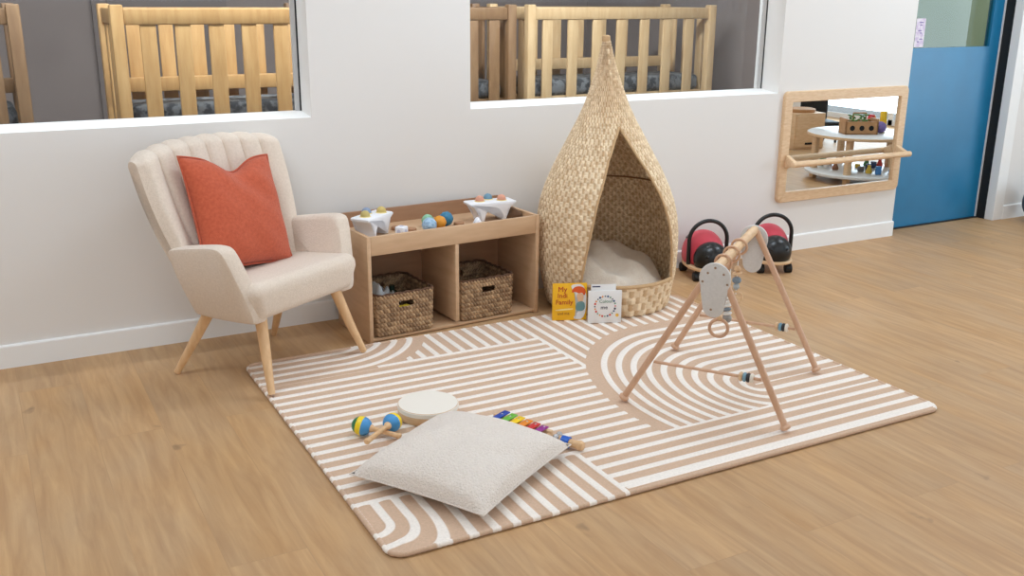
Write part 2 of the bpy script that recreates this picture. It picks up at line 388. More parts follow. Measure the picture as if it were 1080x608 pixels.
bm = B(); box(bm, (4.0, .16, -.05), (8.0, 1.7, 0)); struct('floor_corridor', bm, mat('corridor_vinyl', (160, 156, 150), .7))

# ------------------------------------------------------------------ nap room behind the windows
bm = B(); box(bm, (-4, .2, -.1), (3.9, 3.4, 0)); struct('floor_nap', bm, CARPET)
bm = B(); box(bm, (-4, 3.2, 0), (3.9, 3.4, 2.7)); struct('wall_nap', bm, GREYNAP)
bm = B(); box(bm, (3.9, .2, 0), (4.0, 3.4, 2.7)); struct('wall_nap_right', bm, GREYNAP)
bm = B(); box(bm, (-4.2, .2, 0), (-4, 3.4, 2.7)); struct('wall_nap_left', bm, GREYNAP)
bm = B(); box(bm, (-4.2, .2, 2.7), (3.9, 3.4, 2.8)); struct('ceiling_nap', bm, CEIL)
bm = B(); box(bm, (.02, 3.17, 0), (.07, 3.2, 2.1)); struct('trim_3', bm, GREYNAP2)
bm = B(); box(bm, (.12, 3.18, 0), (.9, 3.2, 2.1)); struct('door_3', bm, GREYNAP2)

SHEET = mat('grey_pattern_sheet', (120, 122, 124), .9, (66, 68, 72), 26, contrast=.12)
def cot(label, x0, x1, y0, y1, m, pitch, first, zt=1.335, group='wooden cots beyond the windows'):
    t = thing('cot', label, 'cot', ((x0 + x1) / 2, (y0 + y1) / 2, 0), 0, group)
    ox, oy = -(x0 + x1) / 2, -(y0 + y1) / 2
    P = lambda x, y, z: (x + ox, y + oy, z)
    pw = .055
    for px in (x0, x1 - pw):
        for py in (y0, y1 - pw):
            bm = B(); box(bm, P(px, py, 0), P(px + pw, py + pw, zt + .012), .006); obj('post', bm, m, t)
    for py in (y0 + .012, y1 - .042):
        bm = B(); box(bm, P(x0 + pw, py, zt - .075), P(x1 - pw, py + .03, zt - .005), .006); obj('top_rail', bm, m, t)
        bm = B(); box(bm, P(x0 + pw, py, .42), P(x1 - pw, py + .03, .5), .006); obj('bottom_rail', bm, m, t)
        bm = B(); k = 0
        while first + k * pitch + .065 < x1 - pw:
            box(bm, P(first + k * pitch, py + .006, .48), P(first + k * pitch + .070, py + .024, zt - .06), .004); k += 1
        obj('slat_panel', bm, m, t)
    for px in (x0 + .012, x1 - .042):
        bm = B(); box(bm, P(px, y0 + pw, zt - .075), P(px + .03, y1 - pw, zt - .005), .006); box(bm, P(px, y0 + pw, .42), P(px + .03, y1 - pw, .5), .006)
        n = 3
        for k in range(n):
            yy = y0 + pw + (y1 - y0 - 2 * pw) * (k + .5) / n; box(bm, P(px + .006, yy - .032, .48), P(px + .024, yy + .032, zt - .06), .004)
        obj('end_panel', bm, m, t)
    bm = B(); box(bm, P(x0 + .045, y1 - .1, .93), P(x1 - .045, y1 - .06, 1.0), .006); box(bm, P(x0 + .045, y0 + .06, .74), P(x1 - .045, y1 - .06, .8), .006); obj('mattress_base', bm, m, t)
    bm = B(); box(bm, P(x0 + .06, y0 + .07, .8), P(x1 - .06, y1 - .11, .9), .03, 3); obj('mattress', bm, SHEET, t)
    return t
cot('honey wood slatted cot filling the right of the left window', -.168, 1.2, .70, 1.2, COTW, .151, -.047)
cot('pale wood slatted cot behind the pointed top of the wicker tent', 2.213, 3.635, 1.2, 1.75, COTP, .179, 2.326)
cot('slatted cot toned darker for shade at the left edge of the right-hand window', .9, 2.142, 1.21, 1.75, COTD, .142, .975)  # darker wood colour stands in for the shade on this cot
cot('dark brown slatted cot cut off by the left edge of the photo', -1.80, -.515, .85, 1.4, COTD, .148, -1.72)

# ------------------------------------------------------------------ rug
RX0, RX1, RY0, RY1 = .055, 2.129, -1.962, -.43; RT = .014
def rug_pattern(x, y):
    """signed distance to the nearest ivory line, >0 inside it"""
    hw = .0125; p = .0615
    def lines(v, p, hw): return hw - np.abs((v + p / 2) % p - p / 2)
    rows = lines(y + .69, p, hw)
    cols = lines(x - 1.222, .0575, .012)
    xc, yc = 1.69, -1.5
    r = np.where(x < xc, np.hypot((x - xc) / .765, y - yc), np.abs(y - yc))
    arch = lines(r - .67, .068, .0145)
    s = rows.copy()
    inC = (r < .755) & (y > -1.672)
    # upright lines between the shelf and the arch
    inB = (y > -.675) & (x > .40); inB2 = (x > 1.228)
    B_ = (inB | (inB2 & (y > -.9)) | (inB2 & (x < 1.7) & (y > -1.1)))
    s = np.where(B_, cols, s)
    vline = .011 - np.abs(x - 1.222); hline = .011 - np.abs(y + .685)
    s = np.where((y > -1.07) & (y < -.665), np.maximum(s, np.where(np.abs(x - 1.222) < .012, vline, -1)), s)
    # quarter arcs in the far left corner
    rq = np.hypot(x - .40, y + .29); quarter = np.where((x > .40), lines(rq - .37, p, hw), lines(y + .66, p, hw))
    inQ = (rq < .43) & (x > .40) & (y > -.70); inQ |= (x <= .40) & (y > -.70)
    s = np.where(inQ, np.where(rq > .398, np.where(x > .40, -1, quarter), quarter), s)
    s = np.where((y > -.70) & (y < -.67) & (x > .5) & (x < 1.222), hline, s)
    # the arch
    s = np.where(inC, np.where(r < .695, arch, -.02), s)
    s = np.where((r > .755) & (x > xc) & (y > -1.0) & (y < -.7), s, s)
    # lower right rows
    s = np.where((y < -1.672) & (x > .79), lines(y + 1.735, p, hw), s)
    # front left: upright lines that bend to the corner
    inD = (y < -1.685) & (x < .795)
    xx = x - RX0; kk = np.clip(1.15 - xx / .30, 0, 1)
    d = np.hypot(np.maximum(xx, 0), np.minimum(y + 1.80, 0) * kk)
    s = np.where(inD, lines(d - .735, .0618, .0125), s)
    s = np.where((y < -1.918) & (x > .80), np.where(y > -1.947, .01, -.01), s)
    return s
nx, ny = 520, 384
gx = np.linspace(0, 1, nx); gy = np.linspace(0, 1, ny)
X, Y = np.meshgrid(RX0 + gx * (RX1 - RX0), RY0 + gy * (RY1 - RY0)); cr = .045
for sx in (0, 1):
    for sy in (0, 1):
        cx = RX0 + cr if sx == 0 else RX1 - cr; cy = RY0 + cr if sy == 0 else RY1 - cr
        m_ = ((X < cx) if sx == 0 else (X > cx)) & ((Y < cy) if sy == 0 else (Y > cy))
        dx, dy = X[m_] - cx, Y[m_] - cy; k = np.maximum(np.abs(dx), np.abs(dy)) / np.maximum(np.hypot(dx, dy), 1e-9)
        X[m_] = cx + dx * k; Y[m_] = cy + dy * k
S = rug_pattern(X, Y); Z = RT + .0016 * np.clip(S / .003, -1, 1)
edge = np.minimum(np.minimum(X - RX0, RX1 - X), np.minimum(Y - RY0, RY1 - Y)); 
V = np.stack([X, Y, Z - .0035 * np.clip(1 - edge / .012, 0, 1) ** 2], -1)
RUGB, RUGW = (211, 177, 149), (248, 238, 228)
rm = attr_mat('rug_pile', 'stripe', RUGB, RUGW, .95, .5, 320, sheen=.2, nscale=140)
me = gridmesh('rug', V, attrs={'stripe': S})
bm = B(); bm.from_mesh(me)
be = [e for e in bm.edges if e.is_boundary]
ret = bmesh.ops.extrude_edge_only(bm, edges=be)
for v in [g for g in ret['geom'] if isinstance(g, bmesh.types.BMVert)]: v.co.z = .001
bm.to_mesh(me); bm.free()
rug = obj('rug', me, rm); tag(rug, 'beige rug with ivory stripes and nested arches lying on the oak floor', 'rug')
# whipped edge
per = []
def arc(cx, cy, a0, a1): return [(cx + cr * math.cos(a0 + (a1 - a0) * k / 10), cy + cr * math.sin(a0 + (a1 - a0) * k / 10)) for k in range(11)]
corners = arc(RX0 + cr, RY0 + cr, PI, 1.5 * PI) + arc(RX1 - cr, RY0 + cr, 1.5 * PI, 2 * PI) + arc(RX1 - cr, RY1 - cr, 0, PI / 2) + arc(RX0 + cr, RY1 - cr, PI / 2, PI)
for a, b in zip(corners, corners[1:] + corners[:1]):
    L_ = math.hypot(b[0] - a[0], b[1] - a[1]); n = max(1, int(L_ / .005))
    per += [(a[0] + (b[0] - a[0]) * k / n, a[1] + (b[1] - a[1]) * k / n) for k in range(n)]
per = np.array(per); n = len(per); tn = np.roll(per, -1, 0) - np.roll(per, 1, 0); tn /= np.linalg.norm(tn, axis=1)[:, None]; nr = np.stack([tn[:, 1], -tn[:, 0]], -1)
seg = 10; Vb = np.zeros((n, seg, 3)); At = np.zeros((n, seg)); ins = per - nr * .012; sv = rug_pattern(ins[:, 0], ins[:, 1])
for k in range(seg):
    a = 2 * PI * k / seg; rr = .0075 + .0008 * np.sin(np.arange(n) * 2.1)
    Vb[:, k, :2] = per + nr * (rr * math.cos(a))[:, None]; Vb[:, k, 2] = .0085 + rr * math.sin(a); At[:, k] = sv
me = gridmesh('edge_binding', Vb, closed_u=True, closed_v=True, attrs={'stripe': At}); obj('edge_binding', me, rm, rug)

# ------------------------------------------------------------------ armchair
ch = thing('armchair', 'cream boucle armchair with channel-tufted back and splayed wooden legs', 'armchair', (.159, -.444, 0), math.atan2(.52, .855))
bm = B(); box(bm, (-.284, -.222, .283), (.284, .135, .418), .042, 5)
for v in bm.verts:
    if v.co.z > .38: v.co.z += .014 * max(0, 1 - (v.co.x / .3) ** 2) * max(0, 1 - (v.co.y / .24) ** 2) - .10 * (v.co.y + .14)
    if v.co.z < .33: v.co.x *= .94; v.co.y *= .97
obj('seat', bm, BOUCLE, ch)
# backrest, eight padded channels fanning upwards
NC = 8; ns = NC * 10 + 1; prof = []
nf = 26; ntop = 9; nb = 14
s = np.linspace(-1, 1, ns); V = []
def back_pt(sv, t, side, ang=0):
    half = .245 + .092 * (1 - (1 - t) ** 2.4); top = .872 - .030 * np.abs(sv) ** 2.6
    chan = np.abs(np.sin((sv + 1) / 2 * NC * PI)) ** .5
    z = .36 + (top - .36 - .03) * t
    yb = .155 + .168 * t - .062 * np.abs(sv) ** 2.4 * (.8 + .2 * t)
    x = sv * half
    th = .044
    if side == 'f': y = yb - th - .023 * chan; zz = z
    elif side == 't':
        y = yb - (th + .023 * chan * (math.cos(ang) * .5 + .5)) * math.cos(ang) + .0 * sv; zz = z + (.022 + .014 * chan) * math.sin(ang)
    else: y = yb + th; zz = z
    return np.stack([x, y, zz + 0 * sv], -1)
for k in range(nf): V.append(back_pt(s, k / (nf - 1), 'f'))
for k in range(1, ntop): V.append(back_pt(s, 1, 't', PI * k / ntop))
for k in range(nb): V.append(back_pt(s, 1 - k / (nb - 1), 'b'))
V = np.array(V)
# round the two side edges
for col, q in ((0, 1), (-1, -1)): pass
me = gridmesh('backrest', V, closed_v=True)
bm = B(); bm.from_mesh(me); be = [e for e in bm.edges if e.is_boundary]
loops = bmesh.ops.extrude_edge_only(bm, edges=be); vs = [g for g in loops['geom'] if isinstance(g, bmesh.types.BMVert)]
for sg in (-1, 1):
    ring = [v for v in vs if v.co.x * sg > 0]
    for v in ring:
        t = (v.co.z - .36) / .46; yb = .155 + .168 * t - .062 * (.8 + .2 * t)
        v.co.x += sg * .018; v.co.y = yb + (v.co.y - yb) * .55; v.co.z = .36 + (v.co.z - .36) * .985
bmesh.ops.holes_fill(bm, edges=[e for e in bm.edges if e.is_boundary], sides=0)
bm.to_mesh(me); bm.free(); obj('backrest', clean(me), BOUCLE, ch)
for sg in (-1, 1):
    ol = chaikin([(.11, .275), (.15, .40), (.160, .50), (.150, .522), (.05, .540), (-.08, .561), (-.122, .556), (-.142, .520), (-.160, .46), (-.176, .405), (-.190, .35), (-.20, .285), (-.185, .272), (-.05, .262), (.10, .262)], 2)
    bm = B(); slab(bm, ol, lambda a, b, t, sg=sg: (sg * (.240 + (b - .28) * .25 + t), a, b), .074, .018); obj('armrest', bm, BOUCLE, ch)
for (tx, ty, fx, fy, fz) in ((-.2, -.15, -.262, -.2435, .0212), (.2, -.15, .262, -.2435, .0212), (-.185, .09, -.262, .2435, .0068), (.185, .09, .262, .2435, .0068)):
    bm = B(); tube(bm, [(tx, ty, .30), (tx + (fx - tx) * .5, ty + (fy - ty) * .5, .15), (fx, fy, fz)], [.023, .0185, .0125], 20); obj('leg', bm, LEGW, ch)

def pillow_mesh(name, w, h, T, n=48, pinch=.07, dent=0., flange=0., wrinkle=.003, seed=1, flat=1., puff=.5):
    r = np.random.default_rng(seed); u = np.linspace(-1, 1, n); U, Vv = np.meshgrid(u, u)
    ph = r.uniform(0, 6.28, 8); fr = r.uniform(1.5, 5, (8, 2))
    wr = sum(np.sin(fr[i, 0] * U * 2 + fr[i, 1] * Vv * 2 + ph[i]) for i in range(8)) / 4
    prof = np.clip((1 - np.abs(U) ** 2.6) * (1 - np.abs(Vv) ** 2.6), 0, 1) ** puff
    x = U * w / 2 * (1 - pinch * (1 - Vv ** 2) * np.abs(U)); y = Vv * h / 2 * (1 - pinch * (1 - U ** 2) * np.abs(Vv))
    y = y - dent * np.clip(Vv, 0, 1) ** 1.5 * np.exp(-((U - .05) / .38) ** 2)
    z = T / 2 * prof * (1 - .25 * (dent > 0) * np.clip(Vv, 0, 1) * np.exp(-((U - .05) / .4) ** 2)) + wrinkle * wr * (prof > .02) * np.minimum(prof, 1)
    A = np.stack([x, y, z], -1); Bk = np.stack([x, y, -z], -1)
    V = np.concatenate([A, Bk], 0).reshape(2 * n, n, 3)
    me1 = gridmesh(name, A); me2 = gridmesh(name, Bk)
    bm = B(); bm.from_mesh(me1); bm.from_mesh(me2); bmesh.ops.remove_doubles(bm, verts=bm.verts[:], dist=1e-5); bmesh.ops.recalc_face_normals(bm, faces=bm.faces[:])
    if flat < 1:
        for v in bm.verts:
            if v.co.z < 0: v.co.z *= flat
    return bm
def edge_path(w, h, pinch, dent=0., n=40):
    pts = []
    f = lambda U, Vv: (U * w / 2 * (1 - pinch * (1 - Vv ** 2) * abs(U)), Vv * h / 2 * (1 - pinch * (1 - U ** 2) * abs(Vv)) - dent * max(Vv, 0) ** 1.5 * math.exp(-((U - .05) / .38) ** 2), 0)
    for a, b in (((-1, -1), (1, -1)), ((1, -1), (1, 1)), ((1, 1), (-1, 1)), ((-1, 1), (-1, -1))):
        for k in range(n): pts.append(f(a[0] + (b[0] - a[0]) * k / n, a[1] + (b[1] - a[1]) * k / n))
    return pts
def local_matrix(o, ux, uy, uz):
    return Matrix(((ux[0], uy[0], uz[0], o[0]), (ux[1], uy[1], uz[1], o[1]), (ux[2], uy[2], uz[2], o[2]), (0, 0, 0, 1)))
# rust cushion leaning on the backrest
cu = Vector((.855, .52, 0)).normalized(); cw = Vector((.52, -.855, 0)).normalized()
bo = Vector((.159, -.444, 0)); cb = bo + cu * -.06 + cw * -.02 + Vector((0, 0, .424)); ct = bo + cu * -.012 + cw * -.165 + Vector((0, 0, .802))
up = (ct - cb).normalized(); sd = (cu + Vector((0, 0, -.10)) + cw * .04).normalized(); sd = (sd - up * sd.dot(up)).normalized(); nn = sd.cross(up)
cus = obj('throw_pillow', pillow_mesh('throw_pillow', .422, .425, .15, pinch=.05, dent=.055, wrinkle=.004, seed=4), RUST); cus.matrix_world = local_matrix((cb + ct) / 2, sd, up, nn)
tag(cus, 'square rust-orange linen cushion leaning on the armchair back', 'cushion')
bm = B(); tube(bm, edge_path(.430, .433, .05, .055), .0035, 6, closed=True); obj('edge_seam', bm, RUST, cus)

# ------------------------------------------------------------------ toy shelf with tray top
SO = Vector((.58, -.398, 0)); SU = Vector((.8365, .060, 0)).normalized(); SRZ = math.atan2(SU.y, SU.x)
sh = thing('toy_shelf', 'low birch plywood toy shelf with two cubbies and a tray top', 'shelf', SO, SRZ)
SL, SD, SH, pt = .842, .335, .458, .018                      # local: x along, y to the back
for nm, x in (('side_panel', 0), ('side_panel', SL - pt)):
    bm = B(); box(bm, (x, 0, 0), (x + pt, SD, SH), .003); obj(nm, bm, OAKP, sh)
bm = B(); box(bm, (.411, .004, .028), (.411 + pt, SD - .012, .385), .002); obj('divider', bm, OAKP, sh)
bm = B(); box(bm, (pt, .002, .376), (SL - pt, .002 + pt, SH - .002), .003); obj('front_rail', bm, OAKP, sh)
bm = B(); box(bm, (pt, SD - .014, .0), (SL - pt, SD - .002, .494), .002); obj('back_panel', bm, mat('shaded_backboard', (168, 126, 94), .55, (152, 112, 82), 6, (1, 1, 6)), sh)  # backboard coloured darker than the birch to paint in cubby shade
bm = B(); box(bm, (pt, .02, .412), (SL - pt, SD - .014, .428)); obj('tray_floor', bm, OAKP, sh)
bm = B(); box(bm, (pt, .010, .004), (SL - pt, SD - .014, .016), .002); obj('base_board', bm, OAKP, sh)
def sl(x, y, z): return SO + SU * x + Vector((-SU.y, SU.x, 0)) * y + Vector((0, 0, z))

# seagrass baskets: braided rows and wide grip hole
BASK = attr_mat('seagrass', 'tone', (92, 62, 42), (208, 172, 132), .85, .4, 260, lo=0, hi=1, nscale=90)
def basket(label, pos, rz):
    t = thing('seagrass_basket', label, 'basket', pos, rz, 'seagrass baskets in the toy shelf')
    W, D, Hh = .268, .285, .182; rad = .022
    path = []
    def arcq(cx, cy, a0): return [(cx + rad * math.cos(a0 + PI / 2 * k / 8), cy + rad * math.sin(a0 + PI / 2 * k / 8)) for k in range(9)]
    cs = arcq(-W / 2 + rad, rad, PI) + arcq(W / 2 - rad, rad, 1.5 * PI) + arcq(W / 2 - rad, D - rad, 0) + arcq(-W / 2 + rad, D - rad, PI / 2)
    for a, b in zip(cs, cs[1:] + cs[:1]):
        L_ = math.hypot(b[0] - a[0], b[1] - a[1]); n = max(1, round(L_ / .0032)); path += [(a[0] + (b[0] - a[0]) * k / n, a[1] + (b[1] - a[1]) * k / n) for k in range(n)]
    p = np.array(path); nu = len(p); tn = np.roll(p, -1, 0) - np.roll(p, 1, 0); tn /= np.linalg.norm(tn, axis=1)[:, None]; nr = np.stack([tn[:, 1], -tn[:, 0]], -1)
    nv = 66; z = np.linspace(0, Hh, nv); arcl = np.concatenate([[0], np.cumsum(np.linalg.norm(np.diff(p, axis=0), axis=1))]); per_ = arcl[-1] + .0032; nst = int(per_ / .030) * 2
    A, Zg = np.meshgrid(arcl / per_, z); row = Zg / .0205; ri = np.floor(row); rf = row - ri
    ph = A * nst * PI + ri * PI * 1.0; tw = np.abs(np.sin(ph + rf * 2.2)) ** .7; dep = .008 * tw * np.sqrt(np.clip(1 - (2 * rf - 1) ** 2, 0, 1))
    cell = np.floor(A * nst + rf * .7).astype(int) * 131 + ri.astype(int) * 977; tone = np.random.default_rng(3).random(4096)[cell % 4096]; tone = .55 * tone + .45 * tw * .8  # tone falls with the braid relief, painting shade into the creases
    taper = 1 - .035 * (1 - Zg / Hh)
    ctr = np.array([0, D / 2])
    XY = (p[None, :, :] - ctr) * taper[..., None] + ctr + nr[None] * dep[..., None]
    Vx = np.stack([XY[..., 0], XY[..., 1], Zg + .002], -1)
    I, J = np.meshgrid(np.arange(nu), np.arange(nv - 1)); cx = Vx[:-1, :, 0]; cz = Vx[:-1, :, 2]; cy = Vx[:-1, :, 1]
    hole = (np.abs(cx + .0) < .034) & (cz > .121) & (cz < .146) & ((cy < .03) | (cy > D - .03))
    me = gridmesh('woven_wall', Vx, closed_u=True, mask=~hole, attrs={'tone': tone})
    o = obj('woven_wall', clean(me), BASK, t); so = o.modifiers.new('thick', 'SOLIDIFY'); so.thickness = .008; so.offset = -1
    bm = B(); box(bm, (-W / 2 + .012, .012, .002), (W / 2 - .012, D - .012, .010), .003); obj('bottom', bm, BASK, t)
    rim = [(q[0], q[1], Hh + .001 + .002 * math.sin(i * .9)) for i, q in enumerate(path[::2])]
    bm = B(); tube(bm, rim, .006, 8, closed=True); obj('rim', bm, BASK, t)
    return t
basket('seagrass basket with a grey cloth inside, in the left cubby', sl(.172, .008, .016), SRZ + .0)
basket('empty-looking seagrass basket in the right cubby', sl(.579, .012, .016), SRZ - .0)
CLOTH = mat('grey_cloth', (196, 198, 200), .9, (176, 180, 184), 20)
u = np.linspace(0, 1, 30); U, Vv = np.meshgrid(u, u); hgt = .1 + .062 * np.exp(-((U - .38) ** 2 + (Vv - .4) ** 2) / .05) + .012 * np.sin(U * 17 + Vv * 5) + .01 * np.sin(Vv * 19 - U * 7)
o = obj('folded_cloth', gridmesh('folded_cloth', np.stack([(U - .5) * .13, (Vv - .5) * .16, hgt], -1)), CLOTH); o.modifiers.new('s', 'SOLIDIFY').thickness = .003
o.location = sl(.098, .118, .067); o.rotation_euler[2] = SRZ; tag(o, 'crumpled pale grey cloth poking out of the left basket', 'cloth')
bm = B(); lathe(bm, [(0, 0), (.03, 0), (.034, .01), (.034, .1), (.02, .125), (.012, .13), (.012, .15), (0, .152)]); o = obj('toy_bottle', bm, plain('bottle_green', (46, 62, 52), .25)); o.location = sl(.20, .2, .027)
tag(o, 'dark green bottle-shaped toy inside the left basket', 'toy')
bm = B(); box(bm, (-.03, -.02, 0), (.03, .02, .075), .006); o = obj('toy_block', bm, plain('block_yellow', (222, 186, 50), .5)); o.location = sl(.184, .046, .0265); o.rotation_euler[2] = .3
o.scale = (1, 1, 1.35); tag(o, 'yellow toy block seen through the left basket grip hole', 'block')

# things on the tray
TZ = .4285
def stand(label, pos, rz, w=.205, d=.092):
    t = thing('ball_stand', label, 'ball stand', pos, rz, 'white arched ball stands on the shelf tray')
    h = w / 2
    ol = [(-h, .083), (-h * .98, .074), (-h * .80, .064), (-h * .66, .045), (-h * .58, .02), (-h * .55, 0), (-h * .40, 0)]
    ol += [(-h * .38 * math.cos(a), .004 + .054 * math.sin(a)) for a in np.linspace(0, PI, 15)]
    ol += [(h * .40, 0), (h * .55, 0), (h * .58, .02), (h * .66, .045), (h * .80, .064), (h * .98, .074), (h, .083), (h * .92, .0865), (-h * .92, .0865)]
    bm = B(); slab(bm, ol, lambda a, b, q: (a, q, b), d, .006); obj('arched_body', bm, WHITEP, t)
    for x, y in ((-.05, -.0), (.004, .03), (.052, -.012)):
        bm = B(); torus(bm, (x, y, .0865), (0, 0, 1), .021, .003, 24, 8); obj('cup_rim', bm, plain('butter_rim', (238, 218, 150), .5), t)
    return t
PEACH, DUSKB, OLIVE = plain('peach_rubber', (222, 158, 132), .6), plain('dusk_blue', (108, 146, 168), .6), plain('olive_rubber', (192, 172, 106), .6)
def tball(p, r, m, label, group):
    bm = B(); ball(bm, (0, 0, 0), r); o = obj('toy_ball', bm, m); o.location = p; tag(o, label, 'ball', group)
    return o
p1, r1 = sl(.095, .15, TZ), SRZ + .55
p2, r2 = sl(.672, .150, TZ), SRZ - .12
stand('white arched ball stand at the armchair end of the tray', p1, r1, .19); stand('white arched ball stand at the wicker tent end of the tray', p2, r2, .225)
def onstand(p, rz, x, y): return Vector(p) + Matrix.Rotation(rz, 3, 'Z') @ Vector((x, y, .0925))
G1 = 'balls set in the white stands'
tball(onstand(p1, r1, -.05, 0), .02, OLIVE, 'olive ball at the front of the left white stand', G1)
tball(onstand(p1, r1, .004, .03), .02, plain('slate_blue', (134, 150, 176), .6), 'slate blue ball on the left white stand', G1)
tball(onstand(p1, r1, .052, -.012), .02, plain('mustard_ball', (204, 178, 104), .6), 'mustard ball at the back right of the left white stand', G1)
tball(onstand(p2, r2, -.05, 0), .02, PEACH, 'peach ball at the left end of the right white stand', G1)
tball(onstand(p2, r2, .004, .03), .02, DUSKB, 'dusky blue ball in the middle of the right white stand', G1)
tball(onstand(p2, r2, .052, -.012), .02, PEACH, 'peach ball at the right end of the right white stand', G1)
G2 = 'sensory balls lying in the tray'
def knobbly(p, r, m, label, k=0):
    bm = B(); ball(bm, (0, 0, 0), r, (1, 1, 1), 36, 24)
    if k:
        for v in bm.verts:
            n = v.co.normalized(); v.co += n * r * .07 * math.sin(k * n.x) * math.sin(k * n.y + 1) * math.cos(k * n.z)
    o = obj('toy_ball', bm, m); o.location = p; tag(o, label, 'ball', G2)
knobbly(sl(.318, .062, TZ + .033), .031, mat('speckled_blue', (176, 204, 226), .6, (140, 172, 200), 60, contrast=.2), 'pale blue speckled ball in front of the green one in the tray', 9)
knobbly(sl(.364, .165, TZ + .0278), .026, plain('mint_rubber', (142, 190, 156), .6), 'mint green ball behind the pale blue one in the tray', 9)
knobbly(sl(.382, .090, TZ + .031), .029, plain('orange_rubber', (224, 148, 40), .55), 'orange ball between the pale blue and teal balls in the tray', 5)
knobbly(sl(.436, .128, TZ + .033), .031, plain('teal_rubber', (52, 122, 156), .5), 'teal blue ball at the right of the tray group', 7)
bm = B(); box(bm, (-.021, -.021, 0), (.021, .021, .04), .006, 3)
o = obj('toy_cube', bm, WHITEP); o.location = sl(.192, .072, TZ); o.rotation_euler[2] = .6; tag(o, 'small white cube in the tray beside the left stand', 'block')
bm = B()
for a in ((1, 0, 0), (0, 1, 0), (0, 0, 1)):
    for sg in (-1, 1): c = Vector((0, 0, .02)) + Vector(a) * .0205 * sg; lathe(bm, [(0, .0012), (.009, .0012), (.009, 0), (0, 0)], c, Vector(a) * sg, 16)
obj('dot', bm, plain('pale_lilac', (196, 200, 220), .5), o)
bm = B(); lathe(bm, [(0, 0), (.024, 0), (.022, .012), (.009, .036), (0, .042)]); o = obj('toy_cone', bm, WHITEP); o.location = sl(.553, .058, TZ); tag(o, 'small white cone at the front of the tray', 'toy')
DISC = mat('brown_disc', (176, 128, 92), .6)
for i, (x, y, lb) in enumerate(((.262, .122, 'round brown wooden disc between the white cube and pale blue ball'), (.425, .062, 'round brown wooden disc in front of the orange ball'), (.495, .12, 'round brown wooden disc to the right of the teal ball'), (.222, .182, 'round brown wooden disc behind the white cube'))):
    bm = B(); lathe(bm, [(0, 0), (.02, 0), (.023, .003), (.023, .011), (.02, .014), (0, .014)]); o = obj('wooden_disc', bm, DISC); o.location = sl(x, y, TZ); tag(o, lb, 'disc', 'brown discs in the tray')
bm = B(); u = np.linspace(0, PI, 16)
ol = [(-.06 + 0 * 1, 0)] + [(.038 * -math.cos(a), .042 * math.sin(a) + .004 * math.sin(5 * a)) for a in u] + [(.06, 0)]
slab(bm, ol[1:-1], lambda a, b, q: (a, q, b), .05, .008); o = obj('bark_tunnel', bm, mat('bark_brown', (128, 96, 70), .8, (92, 72, 58), 30, (1, 6, 1))); o.location = sl(.787, .135, TZ); o.rotation_euler[2] = SRZ - .3
tag(o, 'brown curved wooden arch behind the right end of the tray', 'toy')

# ------------------------------------------------------------------ wicker tent
def weave(name, PHI, ZZ, C, nst, rowh, amp, mask=None, closed=False, seed=5):
    """PHI, ZZ grids; C(phi, z) -> (points, outward normals); plain weave of flat canes over round stakes"""
    i = PHI * nst / (2 * PI); row = ZZ / rowh; ri = np.floor(row); rf = row - ri
    pair = np.floor(ri / 2)
    ov = np.cos(PI * (i + pair)); prof = np.clip(1 - np.abs(2 * rf - 1) ** 3, 0, 1) ** .5
    strand = amp * ov * prof; fi = i - np.round(i + 0); stake = amp * (.75 * np.clip(1 - (fi * 3.2) ** 2, 0, 1) - .45)
    dep = np.maximum(strand, stake)
    cell = np.floor(i / 2 + .5 * (pair % 2)).astype(int) * 57 + ri.astype(int) * 311
    tone = np.random.default_rng(seed).random(8192)[cell % 8192]; tone = np.where(strand > stake, .35 + .65 * tone, .25 * tone)  # stakes and gaps behind the canes painted darker, as recess shade
    P, Nn = C(PHI, ZZ)
    return gridmesh(name, P + Nn * dep[..., None], closed_u=closed, mask=mask, attrs={'tone': tone})
TCX, TCY, LEAN = 1.79, -.352, -.055
zk = np.array([0, .03, .166, .26, .35, .42, .493, .56, .633, .71, .785, .85, .92, 1.01, 1.09, 1.15, 1.20]); rk = np.array([.282, .290, .317, .324, .325, .319, .304, .280, .247, .206, .166, .131, .098, .066, .040, .026, .015])
def TC(PHI, ZZ):
    r = np.interp(ZZ, zk, rk); dr = (np.interp(ZZ + .02, zk, rk) - np.interp(ZZ - .02, zk, rk)) / .04
    nl = np.sqrt(1 + dr ** 2)
    P = np.stack([TCX + LEAN * ZZ / 1.235 + r * np.cos(PHI), TCY + r * np.sin(PHI), ZZ], -1)
    Nn = np.stack([np.cos(PHI) / nl, np.sin(PHI) / nl, -dr / nl], -1); return P, Nn
zL = np.array([.0, .15, .241, .344, .534, .699, .78, .84]); aL = np.radians([-147, -145.5, -142, -138, -131.3, -122, -112, -100])
zR = np.array([.0, .176, .312, .431, .544, .648, .747, .84]); aR = np.radians([-55, -57, -60.4, -63.7, -68.3, -75.2, -86.8, -100])
nz, nph = 400, 800; zz = np.linspace(.004, 1.20, nz)
PH = np.zeros((nz, nph)); ZG = np.repeat(zz[:, None], nph, 1)
for k, z in enumerate(zz):
    l = np.interp(z, zL, aL) if z < .84 else math.radians(-100); r_ = np.interp(z, zR, aR) if z < .84 else math.radians(-100)
    PH[k] = np.linspace(r_, l + 2 * PI, nph)
WICK = attr_mat('natural_wicker', 'tone', (198, 162, 120), (250, 230, 198), .8, .35, 200, lo=0, hi=1, nscale=70, stretch=(1, 1, .5))
tent = thing('wicker_tent', 'teardrop wicker play tent with a pointed opening, beside the toy shelf', 'play tent', (0, 0, .0125))
o = obj('woven_shell', weave('woven_shell', PH, ZG, TC, 104, .0112, .0042), WICK, tent); md = o.modifiers.new('thick', 'SOLIDIFY'); md.thickness = .009; md.offset = -1
